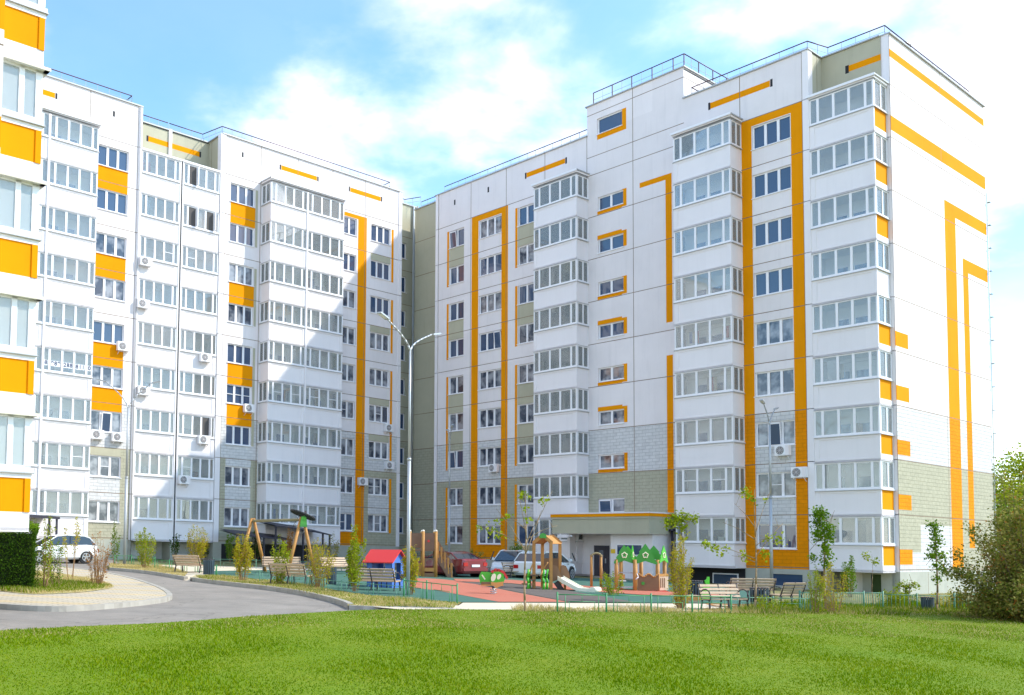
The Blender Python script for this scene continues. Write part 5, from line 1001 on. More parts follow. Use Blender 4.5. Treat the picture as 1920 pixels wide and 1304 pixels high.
fence([G(757, 1126), G(700, 1121), G(640, 1116), G(580, 1107)], 'low green fence behind the dry verge in front of the near bench', 0.5, 1.2, 'fence_mint', r=0.02)
fence([G(575, 1106), G(520, 1099), G(455, 1092)], 'low green fence between dry verge and basket swing', 0.55, 1.2, 'fence_mint', r=0.02)
fence([G(406, 1086), G(398, 1082), G(345, 1076), G(290, 1071)], 'low green fence behind the far left bench', 0.6, 1.3, r=0.024)
fence([G(215, 1062), G(246, 1062), G(290, 1066)], 'short green fence at the far left lamp post', 0.6, 1.2, r=0.022)
fence([G(400, 1068), G(480, 1070), G(560, 1072), G(640, 1075)], 'thin pale green fence behind the basket swing', 0.6, 1.8, 'fence_mint', r=0.018)
fence([G(1500, 1150), G(1560, 1150), G(1620, 1149), G(1656, 1149)], 'pale green picket fence at the right with close pickets', 0.75, 1.6, 'fence_mint', 'picket', 0.03, pick_=0.11)
fence([G(1656, 1150), G(1720, 1152), G(1790, 1153)], 'thin pale green fence behind the slim tree', 0.72, 2.0, 'fence_mint', 'picket', 0.022, pick_=0.16)
fence([G(1790, 1153), G(1842, 1154)], 'pale green picket fence section next to the large dark shrub', 0.8, 1.4, 'fence_mint', 'picket', 0.035, pick_=0.16)
# --- basket swing
def swing():
    A = G(471, 1078); B = G(566, 1087); d = (B - A); yaw = math.atan2(d.y, d.x); L = Vector((d.x, d.y)).length
    e = empty('basket_swing', A, yaw, 'wooden A-frame swing with its round black basket flipped over the top beam', 'swing'); H = 2.55
    b = MB(); b.bar((0.1, 0, H), (L - 0.1, 0, H), 0.065, 'moss_wood', 10); b.build('top_beam', e)
    for x in (0.05, L - 0.05):
        for s in (-1, 1):
            l = MB(); l.bar((x, s * 0.82, -0.02), (x + 0.03 * s, s * 0.03, H + 0.12), 0.085, 'wood', 10, 0.07); l.bar((x, s * 0.82, -0.02), (x, s * 0.80, 0.08), 0.095, 'steel', 10); l.build('leg', e)
    pl = MB(); pl.prism([(-0.2, 0), (0.2, 0), (0.15, 0.42), (0.05, 0.5), (-0.12, 0.45)], -0.02, 0.02, 'green_deep', Matrix.Translation((L + 0.05, 0, H - 0.32)) @ Matrix.Rotation(math.pi / 2, 4, 'Z')); pl.build('joint_plate', e)
    c = Vector((L - 0.12, 0.1, H + 0.22)); R = Matrix.Rotation(rad(8), 4, 'Y') @ Matrix.Rotation(rad(-20), 4, 'X'); ring = [c + R @ Vector((0.56 * math.cos(t), 0.56 * math.sin(t), 0)) for t in [i * math.pi / 16 for i in range(33)]]
    k = MB(); k.tube(ring, 0.05, 'black_rubber', 8)
    for i in range(-4, 5):
        o = i * 0.115; q = math.sqrt(max(0, 0.53 ** 2 - o * o))
        k.bar(c + R @ Vector((o, -q, 0)), c + R @ Vector((o, q, 0)), 0.016, 'black_rubber', 5); k.bar(c + R @ Vector((-q, o, 0)), c + R @ Vector((q, o, 0)), 0.016, 'black_rubber', 5)
    k.build('basket', e)
    r_ = MB(); r_.tube([ring[14], ring[14] + Vector((-0.35, 0, -0.35)), (L - 0.75, 0.0, H - 0.4)], 0.014, 'black_rubber', 5); r_.tube([(L - 0.6, 0, H - 0.1), (L - 0.5, 0.05, H - 0.3), (L - 0.25, 0.0, H - 0.55), (L, 0.0, H - 0.6), (L + 0.12, 0, H - 0.5)], 0.012, 'steel', 5); r_.build('rope', e)
swing()
# --- playhouse
def playhouse():
    p = G(722, 1107); e = empty('playhouse', p, rad(-33), 'small blue playhouse with a red gable roof behind the bench', 'playhouse'); w, d, h = 1.12, 0.85, 1.18
    # ridge runs along x; gable faces +x
    b = MB(); t = 0.03
    for y in (-d / 2, d / 2 - t):
        b.box(-w / 2, w / 2, y, y + t, 0, 0.52, 'blue_paint'); b.box(-w / 2, -w / 2 + 0.22, y, y + t, 0.52, h, 'blue_paint'); b.box(w / 2 - 0.3, w / 2, y, y + t, 0.52, h, 'blue_paint'); b.box(-w / 2 + 0.22, w / 2 - 0.3, y, y + t, 1.08, h, 'blue_paint')
        for q in (-0.2, 0.08, 0.32): b.box(q, q + 0.04, y - 0.004, y + t + 0.004, 0.1, 0.38, 'dark')
    b.prism([(-d / 2, 0), (-d / 2 + 0.2, 0), (-d / 2 + 0.2, 1.05), (d / 2 - 0.2, 1.05), (d / 2 - 0.2, 0), (d / 2, 0), (d / 2, h), (0, h + 0.34), (-d / 2, h)], 0, t, 'blue_paint', Matrix.Translation((w / 2, 0, 0)) @ Matrix.Rotation(math.pi / 2, 4, 'Z'))
    b.prism([(-d / 2, 0), (d / 2, 0), (d / 2, h), (0, h + 0.34), (-d / 2, h)], 0, t, 'blue_paint', Matrix.Translation((-w / 2 + t, 0, 0)) @ Matrix.Rotation(math.pi / 2, 4, 'Z'))
    b.box(w / 2 - 0.02, w / 2 + 0.01, -d / 2 + 0.2, d / 2 - 0.2, 0, 0.42, 'blue_paint'); b.box(-w / 2 - 0.05, w / 2 + 0.1, -d / 2 - 0.06, d / 2 + 0.06, -0.05, 0.02, 'iron'); b.build('wall', e)
    r = MB()
    for s in (-1, 1): r.quad([(-w / 2 - 0.12, s * (d / 2 + 0.16), h - 0.1), (w / 2 + 0.14, s * (d / 2 + 0.16), h - 0.1), (w / 2 + 0.14, 0, h + 0.37), (-w / 2 - 0.12, 0, h + 0.37)], 'red_paint'); r.quad([(-w / 2 - 0.12, s * (d / 2 + 0.16), h - 0.14), (-w / 2 - 0.12, 0, h + 0.33), (w / 2 + 0.14, 0, h + 0.33), (w / 2 + 0.14, s * (d / 2 + 0.16), h - 0.14)], 'red_paint'); r.quad([(w / 2 + 0.14, s * (d / 2 + 0.16), h - 0.14), (w / 2 + 0.14, 0, h + 0.33), (w / 2 + 0.14, 0, h + 0.37), (w / 2 + 0.14, s * (d / 2 + 0.16), h - 0.1)], 'red_paint'); r.quad([(-w / 2 - 0.12, s * (d / 2 + 0.16), h - 0.14), (w / 2 + 0.14, s * (d / 2 + 0.16), h - 0.14), (w / 2 + 0.14, s * (d / 2 + 0.16), h - 0.1), (-w / 2 - 0.12, s * (d / 2 + 0.16), h - 0.1)], 'red_paint')
    r.build('roof', e)
    m = MB(); pts = [(w / 2 + 0.05, 0.28 + 0.1 * math.cos(i * math.pi / 6), 0.52 + 0.1 * math.sin(i * math.pi / 6)) for i in range(13)]; m.tube(pts, 0.02, 'iron', 6)
    for i in range(6): a = i * math.pi / 3; m.bar((w / 2 + 0.05, 0.28, 0.52), (w / 2 + 0.05, 0.28 + 0.14 * math.cos(a), 0.52 + 0.14 * math.sin(a)), 0.016, 'iron', 5)
    m.build('steering_wheel', e)
playhouse()
# --- climbing tower with stairs
def tower():
    p = G(805, 1087); s = pxm(p); e = empty('climbing_tower', p, 0.0, 'brown play tower with round posts and a handrail stair near the red saloon', 'play tower')
    X = lambda px: (px - 805) / s; Z = lambda py: (1087 - py) / s
    for x, y in ((X(793), 0), (X(817), 0), (X(793), 1.2), (X(817), 1.2), (X(769), 0.6), (X(769), 1.6)):
        l = MB(); l.bar((x, y, -0.02), (x, y, Z(997)), 0.075, 'wood', 12); l.bar((x, y, Z(997)), (x, y, Z(994)), 0.078, 'slide_cream', 12, 0.05); l.build('post', e)
    b = MB(); b.box(X(793), X(817), -0.02, 0.02, Z(1030), Z(1000), 'wood_brown'); b.build('upper_panel', e)
    b = MB(); b.box(X(770), X(793), 0.55, 0.59, Z(1028), Z(1000), 'wood_brown'); b.build('upper_panel', e)
    b = MB(); b.box(X(768), X(820), 0.0, 1.6, Z(1034), Z(1030), 'wood_brown'); b.build('platform', e)
    # lower panel with an arched opening
    x0, x1, z0, z1 = X(794), X(816), Z(1083), Z(1047); cx, rr = (x0 + x1) / 2, (x1 - x0) * 0.33; zc = Z(1057); arc = [(cx + rr * math.cos(t), zc + rr * math.sin(t)) for t in [math.pi * i / 10 for i in range(11)]]
    b = MB(); b.prism([(x0, Z(1062)), (cx - rr, Z(1062))] + arc[::-1][0:] + [(cx + rr, Z(1062)), (x1, Z(1062)), (x1, z1), (x0, z1)], -0.02, 0.02, 'wood_brown'); b.box(x0, x1, -0.02, 0.02, Z(1072), Z(1065), 'wood'); b.box(x0, x1, -0.02, 0.02, Z(1082), Z(1075), 'tan_panel'); b.build('lower_panel', e)
    b = MB(); b.box(X(770), X(792), 0.3, 0.34, Z(1080), Z(1056), 'wood'); b.build('lower_panel', e)
    r = MB(); r.box(X(803) - 0.05, X(803) + 0.05, -0.05, -0.02, Z(1015) - 0.05, Z(1015) + 0.05, 'red_paint'); r.build('red_knob', e)
    for y in (0.05, 0.75):
        st = MB(); st.beam((X(818), y, Z(1040)), (X(851), y, Z(1092)), 0.04, 0.24, 'wood_brown'); st.build('stringer', e)
        hr = MB(); hr.beam((X(818), y, Z(1010)), (X(851), y, Z(1062)), 0.035, 0.05, 'wood_brown'); hr.build('handrail', e)
        ba = MB()
        for i in range(5): t = (i + 0.6) / 5.2; x = X(818) + (X(851) - X(818)) * t; z = Z(1040) + (Z(1092) - Z(1040)) * t; ba.box(x - 0.03, x + 0.03, y - 0.03, y + 0.03, z, z + Z(1010) - Z(1040), 'wood')
        tag(ba.build('balusters', e), None, None)
    tr = MB()
    for i in range(6): t = (i + 0.5) / 6; x = X(818) + (X(851) - X(818)) * t; z = Z(1038) + (Z(1088) - Z(1038)) * t; tr.box(x - 0.1, x + 0.1, 0.05, 0.75, z, z + 0.035, 'wood_brown')
    tr.build('treads', e)
tower()
# --- spring rocker
def rocker():
    p = G(925, 1121); s = pxm(p); e = empty('spring_rocker', p, 0, 'green spring rocker with big cream eye shapes and a red crest on the red surface', 'spring rocker')
    k = MB(); pts = [(0.11 * math.cos(t), 0.11 * math.sin(t), 0.03 + 0.30 * t / (2 * math.pi * 4)) for t in [i * math.pi / 6 for i in range(49)]]; k.tube(pts, 0.016, 'chrome', 6); k.bar((0, 0, 0), (0, 0, 0.03), 0.17, 'steel', 16); k.build('spring', e)
    b = MB(); b.bar((0, 0, 0.32), (0, 0, 0.42), 0.05, 'iron', 8); b.box(-0.42, 0.36, 0.02, 0.24, 0.42, 0.47, 'hpl_orange'); b.box(-0.42, 0.0, 0.0, 0.26, 0.47, 0.56, 'tan_panel'); b.build('seat_board', e)
    T = Matrix.Rotation(rad(-8), 4, 'Y')
    for y in (0.0, 0.26):
        h = MB(); h.prism([(-0.10, 0.45), (0.08, 0.34), (0.34, 0.46), (0.40, 0.66), (0.36, 0.84), (0.2, 0.93), (0.02, 0.92), (-0.07, 0.78), (-0.10, 0.62)], y - 0.02, y + 0.02, 'green_bright'); h.prism([(-0.08, 0.45), (0.08, 0.33), (0.34, 0.45), (0.36, 0.58), (0.1, 0.54), (-0.09, 0.56)], y - 0.026, y + 0.026, 'hpl_orange')
        for cx, cz, rx, rz in ((0.0, 0.72, 0.085, 0.14), (0.2, 0.75, 0.07, 0.1)): h.prism([(cx + rx * math.cos(t) + 0.03 * math.sin(t), cz + rz * math.sin(t)) for t in [i * math.pi / 8 for i in range(16)]], y - 0.03, y + 0.03, 'eye_cream')
        h.build('head_panel', e)
    t_ = MB(); t_.prism([(-0.46, 0.50), (-0.12, 0.5), (-0.06, 0.62), (-0.05, 0.9), (-0.42, 0.92), (-0.5, 0.75)], 0.1, 0.14, 'green_bright'); t_.prism([(-0.42, 0.8), (-0.38, 0.82), (-0.27, 0.66), (-0.3, 0.62)], 0.095, 0.1, 'eye_cream'); t_.build('tail_panel', e)
    c = MB()
    for x, z in ((0.0, 0.93), (0.1, 0.98), (0.2, 0.97), (0.3, 0.93)): c.prism([(x - 0.08 + 0.08 + 0.075 * math.cos(t), z + 0.06 * math.sin(t)) for t in [i * math.pi / 6 for i in range(12)]], 0.1 - 0.03, 0.16, 'red_paint')
    c.beam((0.36, 0.12, 0.93), (0.52, 0.12, 0.68), 0.05, 0.08, 'red_paint'); c.build('crest', e)
rocker()
# --- slide tower
def slide():
    p = G(1033, 1112); s = pxm(p); e = empty('slide_tower', p, 0, 'wooden play tower with gabled roof, green steps and a cream slide', 'play tower'); X = lambda px: (px - 1033) / s; Z = lambda py: (1112 - py) / s
    P = [(X(1003), 0.25), (X(1033), 0.0), (X(1058), 0.9), (X(1026), 1.1)]
    for x, y in P: l = MB(); l.box(x - 0.06, x + 0.06, y - 0.05, y + 0.05, -0.02, Z(1017), 'wood'); l.build('post', e)
    d = Vector((X(1058) - X(1033), 0.9, 0))
    fr = MB(); a = Vector((X(1001), 0.2, Z(1019))); b = Vector((X(1035), -0.03, Z(1019))); m = a.lerp(b, 0.5) + Vector((0, 0, 0.32)); rf = MB()
    for q0, q1 in ((a, m), (m, b)): rf.quad([q0, q1, q1 + d, q0 + d], 'wood'); rf.quad([q0 - Vector((0, 0, .03)), q0 + d - Vector((0, 0, .03)), q1 + d - Vector((0, 0, .03)), q1 - Vector((0, 0, .03))], 'wood')
    rf.beam(b, b + d, 0.03, 0.04, 'hpl_orange'); rf.build('roof', e)
    for o in (Vector((0, 0, 0)), d):
        g_ = MB()
        for q0, q1 in ((a, m), (m, b)): g_.beam(q0 + o, q1 + o, 0.03, 0.14, 'wood')
        g_.build('gable_board', e)
    gr = MB(); gr.prism([(m.x - 0.14, m.z - 0.12), (m.x + 0.14, m.z - 0.12), (m.x + 0.13, m.z + 0.03), (m.x, m.z + 0.09), (m.x - 0.13, m.z + 0.03)], m.y - 0.09, m.y - 0.05, 'green_deep'); gr.build('ridge_ornament', e)
    pf = MB(); z = Z(1092) + 0.35; pf.quad([(P[0][0], P[0][1], z), (P[1][0], P[1][1], z), (P[2][0], P[2][1], z), (P[3][0], P[3][1], z)], 'wood_brown'); pf.quad([(P[3][0], P[3][1], z - .06), (P[2][0], P[2][1], z - .06), (P[1][0], P[1][1], z - .06), (P[0][0], P[0][1], z - .06)], 'wood_brown'); pf.build('platform', e)
    bp = MB(); bp.beam((P[3][0], P[3][1] - 0.02, z + 0.35), (P[2][0] - .05, P[2][1], z + 0.35), 0.03, 0.5, 'tan_panel'); bp.build('back_panel', e)
    # steps at left
    stp = MB()
    for i in range(3): q = Vector((X(1000 - i * 7), 0.1 - 0.12 * i, z - 0.18 * i - 0.1)); stp.box(q.x - 0.1, q.x + 0.25, q.y, q.y + 0.6, q.z, q.z + 0.04, 'wood_brown')
    stp.build('steps', e)
    for i, (x, y) in enumerate(((X(989), -0.1), (X(995), 0.3), (X(1017), -0.25), (X(1025), -0.05))):
        c = MB(); n = 6; c.tube([(x, y, Z(1106) + 0.0), (x + 0.02, y, Z(1094)), (x - 0.02, y, Z(1084)), (x + 0.03, y, Z(1068))], 0.055, 'green_bright', 8, 0.7); c.build('green_upright', e)
    for sx in (0, 1): c = MB(); c.tube([(X(985 + sx * 27), -0.1 - .1 * sx, Z(1080)), (X(994 + sx * 24), 0.0, Z(1070)), (X(1001 + sx * 27), 0.1, Z(1055))], 0.03, 'wood', 6); c.build('handrail', e)
    # brown slide cheeks
    for (x, y) in ((X(1046), 0.25), (X(1066), 0.62)):
        c = MB(); c.prism([(x - 0.19, Z(1092)), (x + 0.19, Z(1085)), (x + 0.15, Z(1075)), (x + 0.02, Z(1062)), (x - 0.1, Z(1060)), (x - 0.19, Z(1062))], y - 0.02, y + 0.02, 'tan_panel'); c.build('slide_cheek', e)
    # slide
    c = MB(); pr = [(X(1052), Z(1083)), (X(1060), Z(1088)), (X(1075), Z(1097)), (X(1086), Z(1103)), (X(1096), Z(1104.5)), (X(1110), Z(1104.5))]; ys = (0.12, 0.50); dr = Vector((0, 0.0, 0))
    for (x0, z0), (x1, z1) in zip(pr, pr[1:]):
        c.quad([(x0, 0.15, z0), (x1, 0.15, z1), (x1, 0.62, z1), (x0, 0.62, z0)][::-1], 'slide_cream', True); c.quad([(x0, 0.13, z0 - 0.05), (x1, 0.13, z1 - 0.05), (x1, 0.64, z1 - 0.05), (x0, 0.64, z0 - 0.05)], 'slide_cream', True)
        for y in (0.11, 0.62):
            c.quad([(x0, y, z0 - 0.12), (x1, y, z1 - 0.12), (x1, y, z1 + 0.05), (x0, y, z0 + 0.05)], 'slide_cream'); c.quad([(x0, y + 0.04, z0 - 0.12), (x0, y + 0.04, z0 + 0.05), (x1, y + 0.04, z1 + 0.05), (x1, y + 0.04, z1 - 0.12)], 'slide_cream'); c.quad([(x0, y, z0 + 0.05), (x1, y, z1 + 0.05), (x1, y + 0.04, z1 + 0.05), (x0, y + 0.04, z0 + 0.05)], 'slide_cream')
    x, z_ = pr[-1]; c.bar((x, 0.1, z_), (x, 0.66, z_), 0.12, 'slide_cream', 14); xs0 = pr[0][0]; ca, sa = math.cos(rad(38)), math.sin(rad(38)); c.v = [(xs0 + (a_ - xs0) * 1.22 * ca + (b_ - 0.3) * sa, 0.3 - (a_ - xs0) * 1.22 * sa + (b_ - 0.3) * ca, c_) for a_, b_, c_ in c.v]; c.build('slide', e)
    l = MB(); l.beam((X(1045), 0.3, Z(1092)), (X(1058), 0.3, Z(1110)), 0.12, 0.2, 'iron'); l.bar((X(1062), 0.3, 0), (X(1062), 0.3, Z(1092)), 0.05, 'wood', 8); l.build('slide_support', e)
slide()
def arch():
    p = G(1118, 1106); s = pxm(p); e = empty('climbing_arch', p, 0, 'narrow wooden arch with two round posts right of the cream slide', 'climbing frame'); w = 9 / s; H = 70 / s
    for sx in (-1, 1): l = MB(); l.bar((sx * w, 0, 0), (sx * w, 0, H * 0.93), 0.06, 'wood', 10); l.build('post', e)
    a = MB(); a.tube([(w * math.cos(t), -0.04, H * 0.88 + w * 0.75 * math.sin(t)) for t in [math.pi * i / 10 for i in range(11)]], 0.05, 'moss_wood', 8); a.build('arch_top', e)
    r = MB(); r.tube([(w, 0.1, H * 0.8), (w + 0.15, 0.15, H * 0.4), (w + 0.35, 0.2, 0.1)], 0.014, 'wood_pale', 5); r.build('rope', e)
arch()
def treehouse():
    p = G(1205, 1114); s = pxm(p); e = empty('playhouse', p, 0, 'play structure with zigzag green tree-shaped roof panels and brown lower panels', 'play structure'); X = lambda px: (px - 1205) / s; Z = lambda py: (1114 - py) / s
    for x, y in ((X(1156), 0), (X(1189), -0.15), (X(1232), -0.1), (X(1253), 0.5), (X(1176), 1.0), (X(1216), 1.1), (X(1197), 0.5), (X(1204), 1.0)):
        l = MB(); l.bar((x, y, -0.02), (x, y, Z(1050)), 0.085, 'wood', 10); l.build('post', e)
    def zig(cx, w, zt, zb, y, m, T=None, flower=True, nt=3):
        Hh = zt - zb; R_ = [(0.0, 1.0), (0.52, 0.60), (0.46, 0.55), (0.80, 0.33), (0.74, 0.28), (1.0, 0.10), (0.98, 0.0)]
        poly = [(cx - w, zb), (cx - w * 0.55, zb + Hh * 0.07), (cx, zb + Hh * 0.17), (cx + w * 0.55, zb + Hh * 0.07)] + [(cx + w * a_, zb + Hh * b_) for a_, b_ in reversed(R_)] + [(cx - w * a_, zb + Hh * b_) for a_, b_ in R_[1:-1]]
        b = MB(); b.prism(poly, y - 0.02, y + 0.02, m, T)
        o = b.build('roof_panel', e)
        if flower:
            f_ = MB(); c = zb + (zt - zb) * 0.45; ring = []
            for k in range(31): a = k * 2 * math.pi / 30; rr = 0.10 * (1 + 0.18 * math.cos(5 * a)); ring.append(Vector((cx + rr * math.sin(a), y - 0.03, c + rr * math.cos(a))))
            if T is not None: ring = [T @ q for q in ring]
            f_.tube(ring, 0.022, 'eye_cream', 6); f_.build('flower_cutout', o)
        return o
    zig(X(1170), 0.43, Z(1022), Z(1058), -0.05, 'green_deep'); zig(X(1208), 0.50, Z(1020), Z(1059), -0.18, 'green_deep')
    zig(X(1188), 0.46, Z(1024), Z(1056), 0.9, 'green_bright', None, False); zig(X(1236), 0.46, Z(1023), Z(1054), 0.75, 'green_deep', None, False)
    T = Matrix.Translation((X(1246), 0.1, 0)) @ Matrix.Rotation(rad(48), 4, 'Z') @ Matrix.Translation((-X(1246), 0, 0)); zig(X(1246), 0.4, Z(1023), Z(1056), 0.0, 'green_bright', T)
    T = Matrix.Translation((X(1190), 0.3, 0)) @ Matrix.Rotation(rad(65), 4, 'Z') @ Matrix.Translation((-X(1190), 0, 0)); zig(X(1190), 0.36, Z(1023), Z(1056), 0.0, 'green_bright', T)
    b = MB(); x0, x1 = X(1194), X(1233); n = 12; top = [(x0 + (x1 - x0) * i / n, Z(1079) + 0.07 * math.cos(i / n * 4 * math.pi)) for i in range(n + 1)]; b.prism([(x0, Z(1107)), (x1, Z(1107))] + top[::-1], -0.2, -0.16, 'tan_panel')
    b.tube([(x, -0.2, z) for x, z in top], 0.035, 'wood', 7); o = b.build('lower_panel', e); k = MB(); k.bar((X(1203), -0.23, Z(1094)), (X(1203), -0.2, Z(1094)), 0.07, 'green_deep', 12); k.build('knob', o)
    b = MB(); T = Matrix.Translation((X(1234), -0.05, 0)) @ Matrix.Rotation(rad(35), 4, 'Z'); b.box(0, 0.62, -0.02, 0.02, Z(1107), Z(1077), 'wood_pale', T); b.box(0, 0.62, -0.03, 0.03, Z(1081), Z(1076), 'wood', T)
    for q in (0.1, 0.22, 0.34): b.box(q, q + 0.05, -0.035, 0.035, Z(1102), Z(1084), 'tan_panel', T)
    b.build('lower_panel', e)
    f_ = MB(); f_.box(X(1156), X(1194), -0.1, 0.7, Z(1103), Z(1101), 'steel'); f_.build('floor', e); f_ = MB(); f_.bar((X(1156), 0, Z(1074)), (X(1192), -0.1, Z(1075)), 0.02, 'steel', 6); f_.build('crossbar', e); f_ = MB(); f_.box(X(1196), X(1250), -0.25, 0.8, Z(1111), Z(1108), 'red_paint'); f_.build('base_frame', e)
    g_ = MB(); g_.bar((X(1167), 0.3, Z(1104)), (X(1167), 0.3, Z(1086)), 0.04, 'iron', 8); g_.box(X(1161), X(1173), 0.1, 0.4, Z(1087), Z(1078), 'hpl_orange'); g_.box(X(1163), X(1174), 0.0, 0.5, Z(1091), Z(1089), 'pvc'); g_.build('toy_seat', e)
    h = MB(); h.tube([(X(1192), -0.2, Z(1076)), (X(1194), -0.25, Z(1082)), (X(1189), -0.25, Z(1087))], 0.025, 'pvc', 6); h.build('grab_handle', e)
treehouse()
def zigzag():
    p = G(1324, 1132); s = pxm(p); e = empty('play_sculpture', p, rad(20), 'upright green zigzag play shape left of the nearest bench', 'play sculpture'); b = MB(); H = 50 / s
    b.prism([(-0.28, 0), (0.14, 0), (0.14, H), (0.06, H), (0.03, H - 0.1), (-0.06, H - 0.14), (-0.02, H * 0.72), (-0.16, H * 0.62), (-0.1, H * 0.5), (-0.26, H * 0.36), (-0.2, H * 0.24), (-0.32, H * 0.12)], -0.03, 0.03, 'green_bright'); b.build('panel', e)
    c = MB(); c.bar((0.05, 0.06, 0), (0.05, 0.06, H * 0.5), 0.03, 'wood', 8); c.build('post', e)
zigzag()
def sandbox():
    p = G(1385, 1146); e = empty('sandbox', p, rad(-4), 'low orange and brown sandbox edge behind the nearest bench', 'sandbox'); b = MB(); L = 1.5
    for y in (0, 1.1): b.box(-L / 2, L / 2, y, y + 0.06, 0, 0.17, 'hpl_orange')
    for x in (-L / 2, L / 2 - .06): b.box(x, x + 0.06, 0.06, 1.1, 0, 0.17, 'hpl_orange')
    b.build('side_board', e); c = MB()
    for i in range(4): c.box(-L / 2 + 0.1 + i * 0.36, -L / 2 + 0.3 + i * 0.36, -0.02, -0.0, 0.03, 0.15, 'tan_panel')
    c.build('ornament', e); q = MB(); q.box(-L / 2 + 0.06, L / 2 - 0.06, 0.06, 1.1, 0.0, 0.1, 'path'); q.build('sand', e)
    p = G(1302, 1137); e = empty('play_block', p, 0, 'cream and orange low play block left of the nearest bench', 'play block'); b = MB(); b.box(-0.2, 0.2, 0, 0.4, 0, 0.2, 'wood_pale'); b.box(-0.21, 0.21, -0.01, 0.41, 0.2, 0.34, 'hpl_orange'); b.box(-0.22, 0.22, -0.02, 0.42, 0.34, 0.37, 'wood_pale'); b.build('block', e)
sandbox()
# black bag on the bench
p = G(972, 1087); bg = MB(); bg.prism([(-0.2, 0), (0.2, 0), (0.24, 0.14), (0.12, 0.26), (-0.08, 0.28), (-0.22, 0.16)], 0.0, 0.22, 'black_rubber', Matrix.Translation((p.x - 0.3, p.y - 0.4, p.z + 0.47))); tag(bg.build('bag'), 'small black bag lying on the bench beside the white car', 'bag')
